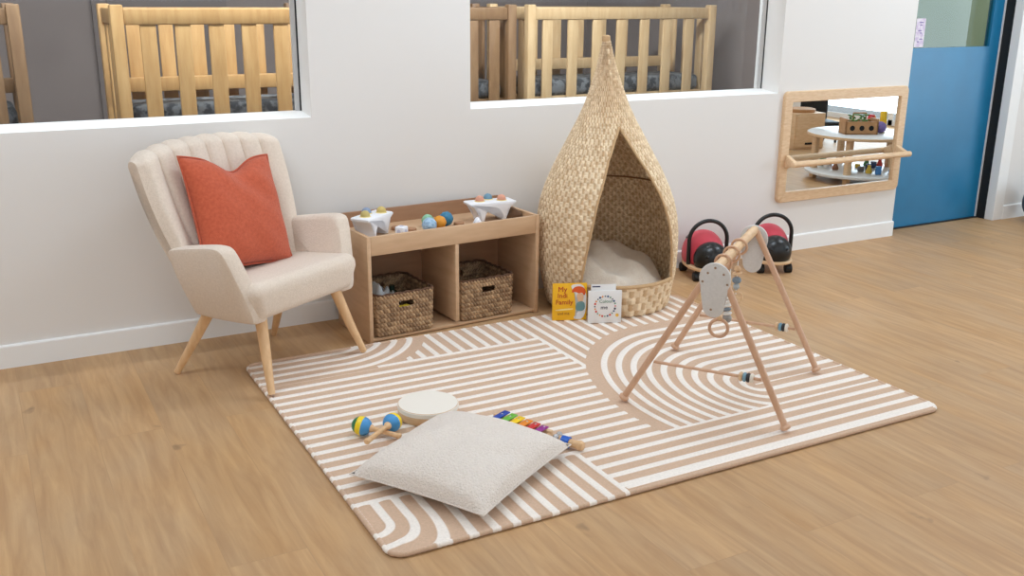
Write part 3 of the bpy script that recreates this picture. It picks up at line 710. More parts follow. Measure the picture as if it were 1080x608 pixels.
zs = np.linspace(.004, .150, 44); pl = np.linspace(0, 1, 180); PG = np.zeros((44, 180)); 
for k, z in enumerate(zs): PG[k] = np.interp(z, zL, aL) - .02 + pl * (np.interp(z, zR, aR) - np.interp(z, zL, aL) + .04)
o = obj('threshold_band', weave('threshold_band', PG, np.repeat(zs[:, None], 180, 1), TC, 56, .0165, .0045, seed=8), WICK, tent); md = o.modifiers.new('thick', 'SOLIDIFY'); md.thickness = .012; md.offset = -1
bm = B(); pts = []
for z in np.linspace(.15, .835, 40): pts.append(tuple(TC(np.array(np.interp(z, zL, aL)), np.array(z))[0]))
for z in np.linspace(.84, .15, 40): pts.append(tuple(TC(np.array(np.interp(z, zR, aR)), np.array(z))[0]))
tube(bm, pts, .0055, 8); obj('opening_rim', bm, WICK, tent)
bm = B(); tube(bm, [tuple(TC(np.array(a), np.array(.152))[0]) for a in np.radians(np.linspace(-146, -57, 40))], .009, 8); obj('threshold_rim', bm, WICK, tent)
bm = B(); rr = .27; tube(bm, [(TCX - .025 + rr * math.cos(a), TCY + rr * math.sin(a), .55) for a in np.radians(np.linspace(-40, 220, 50))], .004, 8); obj('inner_hoop', bm, mat('dark_cane', (140, 100, 66), .6), tent)
bm = B(); lathe(bm, [(0, -.03), (.016, -.02), (.019, .0), (.017, .015), (.010, .02), (0, .02)], (TCX + LEAN, TCY, 1.203), (0, 0, 1), 18); obj('tip', bm, WICK, tent)
# plush cushion inside
n = 70; th = np.linspace(0, 2 * PI, n, endpoint=False); vv = np.linspace(0, PI, 40); T_, P_ = np.meshgrid(th, vv)
bx = np.sin(P_) ** .6 * (.262 + .012 * np.sin(5 * T_)); zz_ = np.cos(P_)
X_ = bx * np.cos(T_); Y_ = bx * np.sin(T_)
Zt = np.where(zz_ > 0, .135 * np.abs(zz_) ** .7, .05 * np.sign(zz_) * np.abs(zz_) ** .7)
cre = .016 * np.sin(9 * X_ / .26 + 4 * Y_ / .26 + 1) + .012 * np.sin(7 * Y_ / .26 - 5 * X_ / .26)
tilt = .055 * (Y_ / .26)
Zt = Zt + np.where(zz_ > 0, (cre + tilt + .03 * np.exp(-((X_ + .02) ** 2 + (Y_ - .10) ** 2) / .02)) * np.clip(zz_, 0, 1) ** .5, 0)
me = gridmesh('floor_cushion', np.stack([X_, Y_, Zt], -1), closed_u=True)
bm = B(); bm.from_mesh(me); bmesh.ops.remove_doubles(bm, verts=bm.verts[:], dist=1e-5)
o = obj('floor_cushion', bm, CREAM); o.location = (TCX - .0, TCY + .0, .086); tag(o, 'plump cream plush cushion inside the wicker tent', 'cushion')

# ------------------------------------------------------------------ books
PAGE = plain('page_white', (236, 232, 226), .8)
def card(bm, w, h, x, z, d=.0006, y=-.0004): return box(bm, (x, y - d, z), (x + w, y, z + h))
def book(name, label, pos, rz, w, h, t, cover, tilt):
    r = thing(name, label, 'book', pos, 0, 'picture books standing on the rug'); r.rotation_euler = (tilt, 0, rz)
    bm = B(); box(bm, (0, 0, 0), (w, .0022, h), .0008); box(bm, (0, t - .0022, 0), (w, t, h), .0008); box(bm, (-.001, 0, 0), (.0015, t, h), .0006); obj('cover', bm, cover, r)
    bm = B(); box(bm, (.002, .0022, .003), (w - .003, t - .0022, h - .003)); obj('pages', bm, PAGE, r, smooth=False)
    return r
YEL = plain('book_yellow', (244, 184, 22), .45); WHB = plain('book_white', (232, 230, 228), .45); ORA = plain('book_orange', (226, 92, 34), .5); REDI = plain('book_red_ink', (186, 52, 24), .5)
brz = math.atan2(-.057, .14)
b1 = book('picture_book', 'yellow picture book with red lettering standing against the wicker tent', (1.391, -.515, RT + .002), brz, .152, .168, .012, YEL, -.02)
bm = B()
ol = chaikin([(.078, .166), (.15, .166), (.15, .004), (.085, .004), (.115, .035), (.12, .08), (.098, .12), (.086, .14)], 2)
slab(bm, ol, lambda a, b, q: (a, -.0006 + q, b), .0008, .0002); obj('cover_panel', bm, WHB, b1, smooth=False)
bm = B(); slab(bm, chaikin([(.082, .125), (.088, .148), (.112, .158), (.14, .15), (.148, .13), (.14, .11), (.13, .128), (.115, .122), (.1, .132)], 2), lambda a, b, q: (a, -.0014 + q, b), .0008, .0002); obj('orange_hair', bm, ORA, b1, smooth=False)
bm = B(); slab(bm, chaikin([(.104, .122), (.13, .126), (.14, .105), (.132, .08), (.112, .085)], 2), lambda a, b, q: (a, -.0012 + q, b), .0006, .0002); obj('face', bm, plain('book_peach', (236, 190, 150), .5), b1, smooth=False)
bm = B(); slab(bm, chaikin([(.108, .085), (.142, .088), (.146, .045), (.11, .04), (.1, .055)], 2), lambda a, b, q: (a, -.0016 + q, b), .0006, .0002); obj('teal_shirt', bm, plain('book_teal', (110, 150, 152), .5), b1, smooth=False)
bm = B(); slab(bm, chaikin([(.012, .05), (.09, .056), (.092, .049), (.012, .044)], 1), lambda a, b, q: (a, -.0008 + q, b), .0006, .0001); obj('pale_band', bm, plain('book_pale', (246, 222, 150), .5), b1, smooth=False)
for s_, z, x, sz in (('My', .132, .022, .034), ('Indi', .104, .020, .031), ('Family', .074, .012, .031)):
    text('title_lettering', s_, sz, REDI, b1, (x, -.0012, z), (PI / 2, 0, 0))
text('small_lettering', 'and me', .018, plain('book_brown_ink', (166, 104, 30), .5), b1, (.022, -.0012, .026), (PI / 2, 0, 0))
b2 = book('board_book', 'white board book with a ring of coloured dots, right of the yellow book', (1.5115, -.6195, RT + .002), math.atan2(-.05, .13), .148, .146, .012, WHB, -.03)
dots = [((214, 80, 60), 3), ((60, 90, 130), 2), ((240, 150, 60), 2), ((90, 140, 110), 1), ((60, 60, 80), 2)]
dm = [plain('dot_%s' % n, c, .5) for n, c in (('red', (214, 80, 60)), ('navy', (66, 88, 128)), ('amber', (238, 160, 84)), ('sage', (112, 150, 124)), ('charcoal', (70, 66, 84)))]
for q in range(24):
    a = 2 * PI * q / 24; rd = .0032 + .0016 * ((q * 7) % 3) / 2; bm = B()
    lathe(bm, [(0, .0008), (rd, .0008), (rd, 0), (0, 0)], (.074 + .046 * math.cos(a), -.0003, .076 + .046 * math.sin(a)), (0, -1, 0), 12); obj('dot', bm, dm[(q * 3 + q // 4) % 5], b2, smooth=False)
bm = B(); lathe(bm, [(0, .0008), (.0075, .0008), (.0075, 0), (0, 0)], (.129, -.0003, .034), (0, -1, 0), 20); obj('sticker', bm, plain('sticker_gold', (240, 186, 70), .5), b2, smooth=False)
text('cover_lettering', 'Colour', .021, dm[3], b2, (.047, -.001, .092), (PI / 2, 0, 0)); text('cover_lettering', 'me', .026, dm[4], b2, (.054, -.001, .063), (PI / 2, 0, 0))
b3 = book('hardback_book', 'white book with a dark title mark, standing behind the other two books', (1.5295, -.610, RT + .002), brz, .11, .172, .005, WHB, -.02)
bm = B(); box(bm, (.004, -.0012, .160), (.040, -.0002, .165)); obj('title_mark', bm, plain('navy_ink', (58, 56, 92), .5), b3, smooth=False)

# ------------------------------------------------------------------ wooden baby gym
g1 = Vector((1.327, -1.637, 0)); gd = Vector((.494, .353, 0)); GL = gd.length; gd.normalize(); grz = math.atan2(gd.y, gd.x)
# local x = along the bar (to the far frame), local y = gd x up side: leg A at +y, leg B at -y
gym = thing('baby_gym', 'wooden A-frame baby play gym standing on the striped rug', 'baby gym', g1, grz)
FELT = mat('pale_grey_felt', (214, 210, 206), .85, (204, 200, 196), 120)
for x, sgn in ((0, -1), (GL, 1)):
    xl = x - (sgn * .014 if sgn > 0 else 0); ty_ = -.012 if sgn < 0 else 0
    for yy in (.268, -.268):
        bm = B(); top = Vector((xl, ty_ + .012 * (1 if yy > 0 else -1), .545)); ft = Vector((xl, yy * (1.05 if sgn > 0 or yy < 0 else 1.075), .0276))
        tube(bm, [top, ft], .0115, 16); lg = obj('leg', bm, GYMW, gym)
        bm = B(); d = (ft - top).normalized(); tube(bm, [ft - d * .012, ft - d * .006, ft + d * .002, ft + d * .004], [.013, .0185, .0175, .012], 16); obj('foot', bm, GYMW, lg)
    # egg-shaped plaque
    ol = []; ta = .15
    for k in range(25): a = -ta + (PI + 2 * ta) * k / 24; ol.append((.053 * math.cos(a), .511 + .053 * math.sin(a)))
    for k in range(25): a = PI + ta + (PI - 2 * ta) * k / 24; ol.append((.036 * math.cos(a), .412 + .036 * math.sin(a)))
    bm = B(); slab(bm, ol, lambda a, b, q, x=x, sgn=sgn, ty_=ty_: (x + sgn * .006 + q, a + ty_, b), .012, .004); pq = obj('end_plaque', bm, FELT, gym)
    for a, b in ((0, .548), (-.029, .529), (.024, .528), (-.043, .496), (.04, .497), (.006, .404)):
        bm = B(); lathe(bm, [(0, .0022), (.003, .0018), (.0042, 0), (0, 0)], (x + sgn * .012, a + ty_, b), (sgn, 0, 0), 12); obj('screw', bm, mat('brass_screw', (150, 120, 92), .4), pq)
bm = B(); cyl(bm, (-.002, -.012, .545), (GL + .002, 0, .545), .0165, 24); obj('top_bar', bm, PINE, gym)
for x, sgn in ((.012, 1), (GL - .012, -1)):
    zb = .178; yl = .268 * 1.05 * (1 - zb / .53)
    bm = B(); cyl(bm, (x, yl, zb), (x, -yl, zb), .0055, 12); br_ = obj('brace_rod', bm, GYMW, gym)
    for k, (m_, yy) in enumerate(((PINE, -.118), (plain('bead_blue', (120, 158, 176), .5), -.131), (plain('bead_black', (46, 44, 46), .5), -.143), (plain('bead_cream', (236, 228, 214), .5), -.155))):
        bm = B(); lathe(bm, [(0, -.006), (.013, -.006), (.0165, -.002), (.0165, .002), (.013, .006), (0, .006)], (x, yy, zb), (0, 1, 0), 20); obj('bead', bm, m_, br_)
GB = [plain('bead_grey', (176, 180, 182), .5), plain('bead_white', (238, 236, 232), .5), PINE, plain('bead_slate', (120, 134, 146), .5)]
def hanger(x, zend, label, items):
    t = thing('hanging_toy', label, 'hanging toy', (g1.x + gd.x * x + gd.y * .012 * (1 - x / GL), g1.y + gd.y * x - gd.x * .012 * (1 - x / GL), 0), grz, 'toys hanging from the baby gym')
    bm = B(); torus(bm, (0, 0, .5388), (1, 0, 0), .0275, .0045, 32, 10); obj('bar_ring', bm, GYMW, t)
    bm = B(); cyl(bm, (0, 0, .510), (0, 0, zend), .0018, 8); obj('cord', bm, GB[1], t)
    for nm, m_, f in items: bm = B(); f(bm); obj(nm, bm, m_, t)
    return t
hanger(.10, .335, 'plain wooden teething ring hanging below the near gym plaque', [('teething_ring', GYMW, lambda bm: torus(bm, (0, 0, .306), (1, .15, 0), .031, .0058, 40, 12)), ('bead', PINE, lambda bm: ball(bm, (0, 0, .345), .011))])
sp = []
for k in range(5): sp.append(('bead', GB[(k * 3) % 4 if k % 2 else 1], lambda bm, k=k: lathe(bm, [(0, -.007), (.012, -.006), (.017, 0), (.012, .006), (0, .007)], (.0, .004 * math.sin(k), .322 + k * .0145), (.2, .3, 1), 18)))
sp.append(('bell', mat('grey_bell', (150, 146, 142), .35, metal=.4), lambda bm: ball(bm, (0, 0, .304), .017)))
hanger(.225, .31, 'stack of grey and white beads hanging mid-bar on the gym', sp)
hanger(.345, .36, 'string of pale beads ending in a wooden ring, farthest on the gym bar', [('bead', PINE, lambda bm: ball(bm, (0, 0, .457), .012)), ('bead', PINE, lambda bm: lathe(bm, [(0, -.005), (.014, -.005), (.018, 0), (.014, .005), (0, .005)], (0, 0, .440), (0, .2, 1), 18)), ('bead', GB[3], lambda bm: ball(bm, (0, 0, .414), .0165, (1, 1, .8))), ('bead', GB[0], lambda bm: ball(bm, (0, 0, .39), .012)), ('end_ring', PINE, lambda bm: torus(bm, (0, 0, .347), (1, .6, 0), .024, .0045, 32, 10))])

# ------------------------------------------------------------------ ladybird ride-ons
def ladybird(label, pos, rz):
    t = thing('ride_on_ladybird', label, 'ride-on toy', pos, rz, 'ladybird ride-ons by the wall')       # local -y is forwards
    ol = [(.108 * math.copysign(abs(math.cos(a)) ** .8, math.cos(a)), -.005 + .150 * math.copysign(abs(math.sin(a)) ** .85, math.sin(a))) for a in np.linspace(0, 2 * PI, 48, endpoint=False)]
    bm = B(); slab(bm, ol, lambda a, b, q: (a, b, .064 + q), .016, .005); obj('base_board', bm, PINE, t)
    # red shell
    bm = B(); ball(bm, (0, 0, 0), 1, (1, 1, 1), 40, 24); bmesh.ops.bisect_plane(bm, geom=bm.verts[:] + bm.edges[:] + bm.faces[:], plane_co=(0, 0, -.35), plane_no=(0, 0, -1), clear_outer=True)
    bmesh.ops.holes_fill(bm, edges=[e for e in bm.edges if e.is_boundary])
    for v in bm.verts: v.co = Vector((v.co.x * .108, .035 + v.co.y * .125, .117 + v.co.z * .122 - max(0, v.co.y) * .012))
    sh_ = obj('red_shell', bm, RED, t)
    for x, y, r in ((-.07, .07, .022), (.07, .07, .022), (-.05, .12, .02), (.05, .12, .02)):
        k = 1 - (x / .108) ** 2 - ((y - .035) / .125) ** 2
        if k <= 0: continue
        z = .117 + .122 * math.sqrt(k); nrm = Vector((x / .108 ** 2, (y - .035) / .125 ** 2, (z - .117) / .122 ** 2)).normalized()
        bm = B(); lathe(bm, [(0, .002), (r * .9, .0005), (r, -.004), (0, -.004)], (x, y, z), nrm, 20); obj('black_spot', bm, BLACKP, sh_)
    # black head
    bm = B(); ball(bm, (0, 0, 0), 1, (1, 1, 1), 40, 24); bmesh.ops.bisect_plane(bm, geom=bm.verts[:] + bm.edges[:] + bm.faces[:], plane_co=(0, 0, -.45), plane_no=(0, 0, -1), clear_outer=True)
    bmesh.ops.holes_fill(bm, edges=[e for e in bm.edges if e.is_boundary])
    for v in bm.verts: v.co = Vector((v.co.x * .088, -.078 + v.co.y * .078, .113 + v.co.z * .086))
    hd = obj('head', bm, BLACKP, t)
    for sg in (-1, 1):
        bm = B(); ball(bm, (sg * .04, -.138, .138), .010); obj('eye', bm, BLACKM, hd)
        bm = B(); ball(bm, (sg * .0405, -.1475, .138), .0055); obj('pupil', bm, BLACKM, hd)
    pts = [(.101 * sg_ if False else 0, 0, 0)]
    pts = [(-.1, -.03, .075), (-.102, -.03, .13)] + [(-.102 * math.cos(a), -.03, .20 + .100 * math.sin(a)) for a in np.linspace(0, PI, 22)] + [(.102, -.03, .13), (.1, -.03, .075)]
    bm = B(); tube(bm, pts, .0105, 14); obj('handle', bm, BLACKP, t)
    for x, y in ((-.075, -.10), (.075, -.10), (-.075, .10), (.075, .10)):
        bm = B(); lathe(bm, [(0, 0), (.012, 0), (.012, .012), (0, .012)], (x, y, .046), (0, 0, 1), 14); cast = obj('caster', bm, BLACKM, t)
        bm = B(); tube(bm, [(x - .018, y + .008, .0235), (x - .016, y + .008, .0235), (x + .016, y + .008, .0235), (x + .018, y + .008, .0235)], [.018, .0232, .0232, .018], 20); obj('wheel', bm, BLACKM, cast)
    return t
a1 = ladybird('red and black ladybird ride-on half hidden behind the wicker tent', (2.50, -.195, 0), -.32)
dup(a1, (2.905, -.235, 0), -.40, 'red and black ladybird ride-on below the wall mirror')

# ------------------------------------------------------------------ wall mirror with grab bar
mi = thing('wall_mirror', 'pine-framed toddler mirror with grab bar on the wall beside the door', 'mirror', (3.617, 0, .293))
MW, MH, fw = .963, .615, .058; hx = MW / 2
bm = B()
outer = chaikin([(-hx, 0), (hx, 0), (hx, MH), (-hx, MH)], 0)
def rrect(x0, x1, z0, z1, r, n=8):
    p = []
    for cx, cz, a0 in ((x1 - r, z0 + r, -PI / 2), (x1 - r, z1 - r, 0), (x0 + r, z1 - r, PI / 2), (x0 + r, z0 + r, PI)):
        p += [(cx + r * math.cos(a0 + PI / 2 * k / n), cz + r * math.sin(a0 + PI / 2 * k / n)) for k in range(n + 1)]
    return p
O_, I_ = rrect(-hx, hx, 0, MH, .03), rrect(-hx + fw, hx - fw, fw, MH - fw, .006)
rings = []
for P_, y in ((O_, 0), (O_, -.018), (rrect(-hx + .004, hx - .004, .004, MH - .004, .028), -.022), (rrect(-hx + fw - .003, hx - fw + .003, fw - .003, MH - fw + .003, .008), -.022), (I_, -.019), (I_, -.004)):
    rings.append([bm.verts.new((a, y, b)) for a, b in P_])
for a, b in zip(rings, rings[1:]):
    for k in range(len(a)): bm.faces.new((a[k], a[(k + 1) % len(a)], b[(k + 1) % len(a)], b[k]))
for k in range(len(O_)): bm.faces.new((rings[-1][k], rings[-1][(k + 1) % len(O_)], rings[0][(k + 1) % len(O_)], rings[0][k]))
obj('frame', bm, PINEX, mi)
MIR = mat('mirror_silver', (236, 238, 238), .004, metal=1.)
bm = B(); box(bm, (-hx + fw - .004, -.007, fw - .004), (hx - fw + .004, -.004, MH - fw + .004)); obj('mirror_glass', bm, MIR, mi, smooth=False)
for sg in (-1, 1):
    ol = chaikin([(-.02, .275), (-.02, .19), (-.045, .205), (-.095, .212), (-.112, .224), (-.095, .24), (-.045, .26)], 2)
    bm = B(); slab(bm, ol, lambda a, b, q, sg=sg: (sg * (hx - .045) + q, a, b), .03, .006); obj('bracket', bm, PINEX, mi)
bm = B(); tube(bm, [(-hx + .018, -.095, .226), (-hx + .02, -.095, .226), (hx - .02, -.095, .226), (hx - .018, -.095, .226)], [.012, .0165, .0165, .012], 20); obj('grab_bar', bm, PINEX, mi)

# ------------------------------------------------------------------ pillow and instruments on the rug
pc = [Vector((.095, -1.55, 0)), Vector((.325, -1.925, 0)), Vector((.765, -1.66, 0))]
ux = (pc[2] - pc[1]).normalized(); uy = Vector((-ux.y, ux.x, 0)); ctr_ = (pc[0] + pc[2]) / 2 + Vector((.005, .01, 0))
pw_ = obj('square_pillow', pillow_mesh('square_pillow', .50, .455, .165, pinch=.03, wrinkle=.004, seed=9, flat=.44, puff=.45), CREAMB)
tl = Quaternion(ux, math.radians(0)).to_matrix() @ Quaternion(uy, math.radians(0)).to_matrix()
pw_.matrix_world = local_matrix((ctr_.x - .012, ctr_.y - .028, .054), tl @ ux, tl @ uy, tl @ Vector((0, 0, 1)))
tag(pw_, 'square cream textured pillow lying on the front corner of the rug', 'cushion')
bm = B(); tube(bm, edge_path(.512, .462, .035), .0025, 6, closed=True); obj('edge_seam', bm, CREAMB, pw_)
dr = thing('hand_drum', 'round wooden hand drum with a white skin lying behind the pillow', 'drum', (.494, -1.192, RT + .002))
bm = B(); lathe(bm, [(.098, .004), (.102, 0), (.104, .003), (.104, .041), (.102, .044), (.098, .044), (.096, .041), (.096, .005), (.098, .004)], seg=48); obj('drum_shell', bm, PINE, dr)
bm = B(); lathe(bm, [(0, .0452), (.09, .0452), (.101, .0446), (.1045, .041), (.1046, .028), (.1038, .028)], seg=48); obj('drum_skin', bm, mat('drum_white', (240, 232, 220), .6), dr)
MG, MY, MBL = plain('maraca_green', (34, 120, 74), .4), plain('maraca_yellow', (246, 212, 30), .4), plain('maraca_blue', (70, 148, 206), .4)
def maraca(label, head, tail):
    head, tail = Vector(head), Vector(tail); ax = (tail - head); L_ = ax.length; ax.normalize()
    t = thing('maraca', label, 'maraca', head, 0, 'painted maracas beside the pillow'); R_ = .0315
    def seg_(a0, a1): return [(R_ * math.sin(a), -R_ * 1.08 * math.cos(a)) for a in np.linspace(a0, a1, 9)]
    for nm, m_, a0, a1 in (('green_cap', MG, .0, 1.15), ('yellow_band', MY, 1.15, 1.72), ('blue_end', MBL, 1.72, 2.75)):
        bm = B(); lathe(bm, seg_(a0, a1), (0, 0, 0), ax, 28); obj(nm, bm, m_, t)
    bm = B(); lathe(bm, [(0, .026), (.012, .027), (.0135, .034), (.0085, .045), (.0075, .07), (.009, L_ - .015), (.0105, L_ - .004), (.008, L_), (0, L_)], (0, 0, 0), ax, 18); obj('handle', bm, LEGW, t)
    return t
maraca('painted maraca nearer the rug edge, its handle pointing at the pillow', (.236, -1.243, RT + .034), (.335, -1.335, RT + .012))
maraca('painted maraca nearer the drum, its handle pointing at the camera', (.333, -1.268, RT + .036), (.198, -1.388, RT + .046))
# xylophone: rainbow bars on a wooden frame
xa, xb = Vector((.655, -1.372, 0)), Vector((.742, -1.552, 0)); xd = (xb - xa).normalized(); xrz = math.atan2(xd.y, xd.x)
xy = thing('xylophone', 'small rainbow-barred toy xylophone half under the pillow', 'xylophone', (xa.x, xa.y, RT + .002), xrz)
XL_ = (xb - xa).length
for y in (-.03, .03):
    bm = B(); box(bm, (-.02, y - .008, 0), (XL_ + .014, y + .008, .026), .003); obj('frame_rail', bm, PINE, xy)
for y, n_ in ((0, 'frame_rail'),):
    bm = B(); box(bm, (-.02, -.03, .004), (-.005, .03, .018), .002); box(bm, (XL_ + .002, -.03, .004), (XL_ + .014, .03, .018), .002); obj('end_rail', bm, PINE, xy)
for k, (nm, c) in enumerate((('blue', (14, 72, 172)), ('green', (110, 186, 64)), ('yellow', (252, 208, 20)), ('orange', (240, 140, 40)), ('red', (206, 44, 52)), ('purple', (150, 44, 140)))):
    bm = B(); wk = .060 - .004 * k; box(bm, (k * .034 + .0, -wk, .027), (k * .034 + .025, wk, .0325), .002); br_ = obj('tone_bar', bm, mat('bar_' + nm, c, .3), xy); br_['label'] = nm + ' tone bar'
    bm = B()
    for y in (-.03, .03): lathe(bm, [(0, .0015), (.003, .001), (.004, 0), (0, 0)], (k * .034 + .0125, y, .0325), (0, 0, 1), 10)
    obj('pin', bm, STEEL, br_)
jb = thing('bell_shaker', 'wooden hand shaker with a blue band and silver bells at the pillow corner', 'shaker', (.766, -1.598, RT + .0195), math.atan2(-1.632 + 1.565, .785 - .748))
bm = B(); lathe(bm, [(0, 0), (.013, .002), (.015, .01), (.013, .03), (.013, .07), (.017, .085), (.013, .096), (0, .098)], (0, 0, 0), (1, 0, 0), 20); obj('handle', bm, LEGW, jb)
bm = B(); lathe(bm, [(.0152, .018), (.0185, .02), (.0185, .046), (.0152, .048)], (0, 0, 0), (1, 0, 0), 20); obj('blue_band', bm, mat('band_blue', (16, 92, 196), .35), jb)
for k in range(3):
    a = -.6 + k * 1.2; bm = B(); ball(bm, (.002, .021 * math.sin(a), .012 * math.cos(a) + .002), .0105); obj('bell', bm, STEEL, jb)

# ------------------------------------------------------------------ ball by the door frame
bm = B(); ball(bm, (0, 0, 0), .132, (1, 1, 1), 48, 32); o = obj('play_ball', bm, mat('navy_ball', (28, 62, 84), .5, (24, 54, 76), 60, bump=.3, bscale=90)); o.location = (5.285, -.2, .132)
tag(o, 'dark teal ball at the right edge, beside the white door frame', 'ball')
bm = B(); lathe(bm, [(0, .002), (.006, .002), (.008, 0), (0, 0)], (0, 0, .1315), (0, 0, 1), 14); obj('valve', bm, BLACKM, o)

# ------------------------------------------------------------------ play corner seen in the mirror
tb = thing('two_tier_table', 'round two-tier white-topped toddler table seen in the mirror', 'table', (5.42, -1.52, 0))
LAM = mat('white_laminate', (226, 224, 220), .3)
TR = .40
bm = B(); lathe(bm, [(0, .35), (TR - .006, .35), (TR, .354), (TR, .37), (TR - .006, .375), (0, .375)], seg=64); obj('table_top', bm, [LAM], tb)
bm = B(); lathe(bm, [(TR + .0002, .352), (TR + .004, .354), (TR + .004, .371), (TR + .0002, .373)], seg=64); obj('table_edge', bm, PINE, tb)
bm = B(); lathe(bm, [(0, .055), (TR - .006, .055), (TR, .06), (TR, .075), (TR - .006, .08), (0, .08)], seg=64); obj('lower_shelf', bm, [LAM], tb)
for k in range(5):
    a = 2 * PI * k / 5 + 2.6; bm = B(); x, y = .33 * math.cos(a), .33 * math.sin(a); box(bm, (x - .022, y - .022, 0), (x + .022, y + .022, .351), .005); obj('leg', bm, PINE, tb)
ca = thing('toy_ark', 'brown cardboard-style house box with round holes on the round table', 'toy house', (5.34, -1.47, .376), .45)
BRN = mat('kraft_wood', (196, 146, 98), .6, (180, 130, 84), 14)
bm = B(); wall_with_holes(bm, -.13, .13, 0, .1, -.07, -.058, []); box(bm, (-.13, .058, 0), (.13, .07, .1)); box(bm, (-.13, -.07, 0), (-.118, .07, .12)); box(bm, (.118, -.07, 0), (.13, .07, .12)); box(bm, (-.13, -.07, 0), (.13, .07, .01)); obj('box_body', bm, BRN, ca, smooth=False)
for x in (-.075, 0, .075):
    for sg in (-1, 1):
        bm = B(); lathe(bm, [(0, .0015), (.02, .0015), (.02, 0), (0, 0)], (x, .07 * sg, .05), (0, sg, 0), 20); obj('dark_hole_disc', bm, DARK, ca)  # flat dark disc paints the shade of a hole
for sg in (-1, 1):
    bm = B(); tube(bm, [(sg * .05, .0, .10), (sg * .05, 0, .16)], .006, 10); tube(bm, [(-.052, 0, .16), (.052, 0, .16)], .006, 10) if sg > 0 else None; obj('handle', bm, BRN, ca)
LEAF = mat('leaf_green', (86, 140, 66), .6)
for k, (x, y, z) in enumerate(((-.05, .01, .012), (.03, .015, .012))):
    bm = B()
    for q in range(26):
        a = q * 2.4; rr_ = .012 + .03 * (q / 26); zc = .09 + .06 * math.sin(q * 1.3) * .5 + .02
        ball(bm, (rr_ * math.cos(a), rr_ * math.sin(a), zc), .014, (1, .6, .35), 8, 6)
    tube(bm, [(0, 0, 0), (0, 0, .11)], .006, 8)
    o = obj('toy_bush', bm, LEAF); R3 = Matrix.Rotation(.45, 3, 'Z') @ Vector((x, y, z)); o.location = (5.34 + R3.x, -1.47 + R3.y, .376 + .0105)
    tag(o, ('leafy green toy plant in the left of the house box' if k else 'leafy green toy plant in the right of the house box'), 'toy plant', 'toy plants in the house box')
bm = B(); ball(bm, (0, 0, 0), .045); o = obj('play_ball', bm, plain('violet_ball', (128, 110, 168), .6)); o.location = (5.53, -1.42, .376 + .045); tag(o, 'violet ball on the round table beside the house box', 'ball')
for k, (c, x, y, h) in enumerate((((216, 62, 66), 5.56, -1.55, .13), ((244, 196, 40), 5.62, -1.48, .16), ((226, 150, 60), 5.63, -1.60, .11))):
    bm = B(); box(bm, (-.02, -.02, 0), (.02, .02, h), .005); o = obj('tower_block', bm, plain('tower_%d' % k, c)); o.location = (x, y, .376); tag(o, ('red', 'tall yellow', 'amber')[k] + ' upright block on the round table seen in the mirror', 'block', 'blocks on the round table')
cols_ = [('white', (236, 234, 232)), ('red', (210, 60, 54)), ('navy', (50, 66, 104)), ('green', (84, 140, 90)), ('yellow', (240, 200, 70)), ('grey', (122, 120, 124)), ('brown', (150, 100, 70)), ('blue', (80, 140, 200))]
spots_ = []
rs_ = random.Random(5)
while len(spots_) < 16:
    a, r_ = rs_.uniform(0, 6.28), rs_.uniform(.05, .29); p_ = (5.42 + r_ * math.cos(a), -1.52 + r_ * math.sin(a))
    lx, ly = p_[0] - 5.42, p_[1] + 1.52
    if all(math.hypot(p_[0] - q_[0], p_[1] - q_[1]) > .07 for q_ in spots_) and all(math.hypot(lx - .33 * math.cos(2 * PI * k / 5 + 2.6), ly - .33 * math.sin(2 * PI * k / 5 + 2.6)) > .07 for k in range(5)): spots_.append(p_)
for k, p_ in enumerate(spots_):
    nm_, c = cols_[k % 8]; bm = B()
    if k % 3: box(bm, (-.022, -.018, 0), (.022, .018, .03 + .012 * (k % 4)), .007, 3)
    else: lathe(bm, [(0, 0), (.022, 0), (.026, .012), (.018, .034), (.012, .05), (.016, .06), (0, .068)])
    o = obj('small_toy', bm, plain('toy_' + nm_, c)); o.location = (p_[0], p_[1], .081); o.rotation_euler[2] = k
    tag(o, nm_ + (' rounded block' if k % 3 else ' skittle') + ' on the lower shelf of the round table', 'toy', 'small toys on the lower table shelf')
cab = thing('play_cabinet', 'small pale wood play cabinet seen at the left of the mirror', 'cabinet', (6.28, -3.05, 0), .15)
bm = B(); box(bm, (-.17, -.16, .0), (.17, .16, .34), .006); obj('body', bm, PINE, cab)
bm = B(); box(bm, (-.155, .16, .02), (.155, .172, .32), .003); d_ = obj('door', bm, PINE, cab)
bm = B(); box(bm, (-.05, .172, .045), (.05, .176, .065)); obj('dark_slot_strip', bm, DARK, d_)  # raised dark strip paints the shade of a handle slot
bm = B(); lathe(bm, [(0, 0), (.13, 0), (.135, .01), (.135, .03), (.12, .035), (0, .03)], (0, 0, .34), (0, 0, 1), 36); o = obj('bowl', bm, BRN); o.location = (6.28, -3.05, 0); tag(o, 'shallow brown round tray on top of the play cabinet', 'tray')
bc = thing('black_chair', 'black padded chair standing behind the round table in the mirror', 'chair', (6.75, -3.25, 0), .3)
bm = B(); box(bm, (-.15, -.13, .16), (.15, .15, .21), .02, 3); obj('seat', bm, BLACKM, bc)
bm = B(); box(bm, (-.15, -.17, .2), (.15, -.13, .56), .02, 3); obj('backrest', bm, BLACKM, bc)
for x in (-.12, .12):
    for y in (-.12, .12): bm = B(); cyl(bm, (x, y, 0), (x, y, .17), .012, 10); obj('leg', bm, BLACKM, bc)

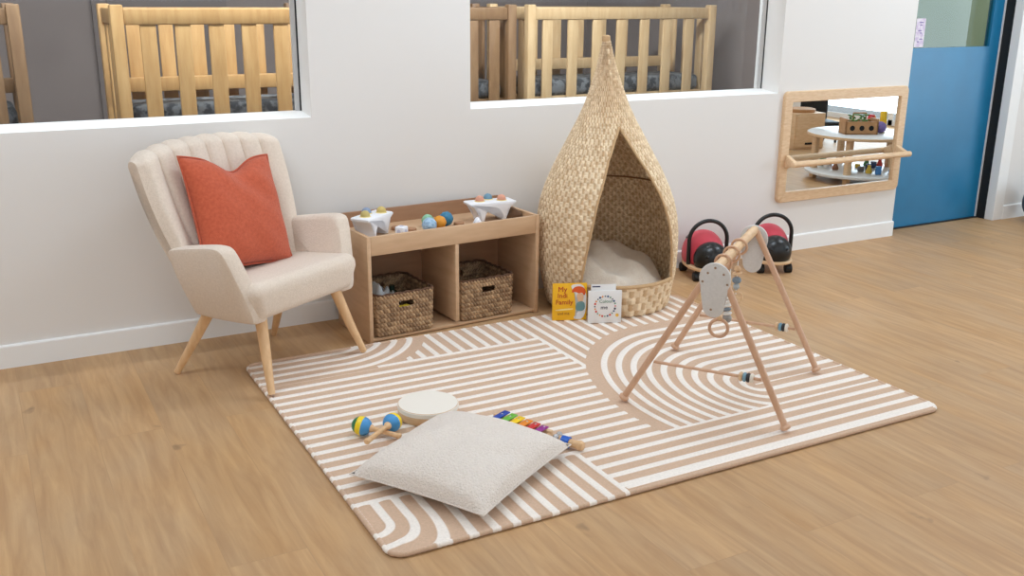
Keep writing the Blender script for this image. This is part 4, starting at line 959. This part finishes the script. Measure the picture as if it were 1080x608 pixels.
# ------------------------------------------------------------------ ceiling lamps with fittings, daylight and added unseen fills
PANEL = emit_mat('lit_diffuser', (246, 250, 255), 1.5)
def area(name, loc, rot, sx, sy, e, col=(1, 1, 1)):
    l = bpy.data.lights.new(name, 'AREA'); l.shape = 'RECTANGLE'; l.size = sx; l.size_y = sy; l.energy = e; l.color = col
    o = bpy.data.objects.new(name, l); COL.objects.link(o); o.location = loc; o.rotation_euler = rot; return o
PLACES = ((-.9, -1.05, 'above the armchair corner'), (1.7, -1.05, 'above the rug'), (4.3, -1.05, 'in front of the teal door'), (-.9, -3.9, 'behind the camera'), (1.7, -3.9, 'above the middle of the room front'), (4.3, -3.9, 'nearest the glass doors'))
for k, (x, y, w_) in enumerate(PLACES):
    t = thing('ceiling_light', 'rectangular white ceiling light panel ' + w_, 'ceiling light', (x, y, H - .03), 0, 'ceiling light panels')
    bm = B()
    for a, b in (((-.62, -.32, 0), (.62, -.3, .03)), ((-.62, .3, 0), (.62, .32, .03)), ((-.62, -.3, 0), (-.6, .3, .03)), ((.6, -.3, 0), (.62, .3, .03))): box(bm, a, b)
    obj('frame', bm, TRIMW, t, smooth=False)
    bm = B(); box(bm, (-.6, -.3, .012), (.6, .3, .022)); obj('diffuser', bm, PANEL, t, smooth=False)
    area('panel_lamp', (x, y, H - .035), (0, 0, 0), 1.18, .58, 23 if y > -2 else 4, (.752, .893, 1.035))
area('daylight_glass_doors', (XR - .02, -3.85, 1.2), (0, PI / 2, 0), 2.1, 2.4, 96, (.68, .86, 1))
area('daylight_front_window', (4.4, YB + .02, 1.8), (PI / 2, 0, 0), 4.3, .95, 9, (.74, .89, 1))
area('daylight_left_window', (-.3, YB + .02, 1.8), (PI / 2, 0, 0), 3.7, .95, 13, (.74, .9, 1))
area('nap_room_fill', (.9, .27, 2.35), (.6, 0, 0), 4.4, .12, 112, (.95, .98, 1))  # added unseen strip without a fitting, brightens the cot fronts
area('nap_room_fill', (.9, 2.2, 2.66), (0, 0, 0), 4.4, .5, 7, (.98, .97, 1))  # added unseen light for the back of the nap room
area('corridor_fill', (6.2, .9, 2.6), (0, 0, 0), 3.2, .5, 9, (1, 1, .97))  # added unseen light, brightens the view through the door glass

w = bpy.data.worlds.new('sky'); SC.world = w; w.use_nodes = True; bg = w.node_tree.nodes['Background']
bg.inputs[0].default_value = (.86, .92, 1, 1); bg.inputs[1].default_value = 1.5

# ------------------------------------------------------------------ camera
cam = bpy.data.cameras.new('camera'); co = bpy.data.objects.new('camera', cam); COL.objects.link(co); SC.camera = co
rt_, up_, fw_ = (0.87980292, -0.47528153, 0.0073677), (0.12990834, 0.2553279, 0.95808741), (0.45724243, 0.84197098, -0.28638127)
co.matrix_world = local_matrix((-.73825918, -4.05738164, 1.4), rt_, up_, tuple(-v for v in fw_))
cam.sensor_width = 36; cam.lens = 1034.38 / 1080 * 36; cam.clip_start = .05; cam.clip_end = 200

SC.view_settings.view_transform = 'Standard'; SC.view_settings.look = 'None'; SC.view_settings.exposure = 0.0; SC.view_settings.gamma = 1; SC.view_settings.use_curve_mapping = False
SC.cycles.use_denoising = True; SC.cycles.max_bounces = 8; SC.cycles.diffuse_bounces = 5; SC.cycles.glossy_bounces = 4; SC.cycles.transparent_max_bounces = 12
SC.cycles.sample_clamp_indirect = 6; SC.cycles.caustics_reflective = True; SC.cycles.blur_glossy = 1.0; SC.cycles.caustics_refractive = False
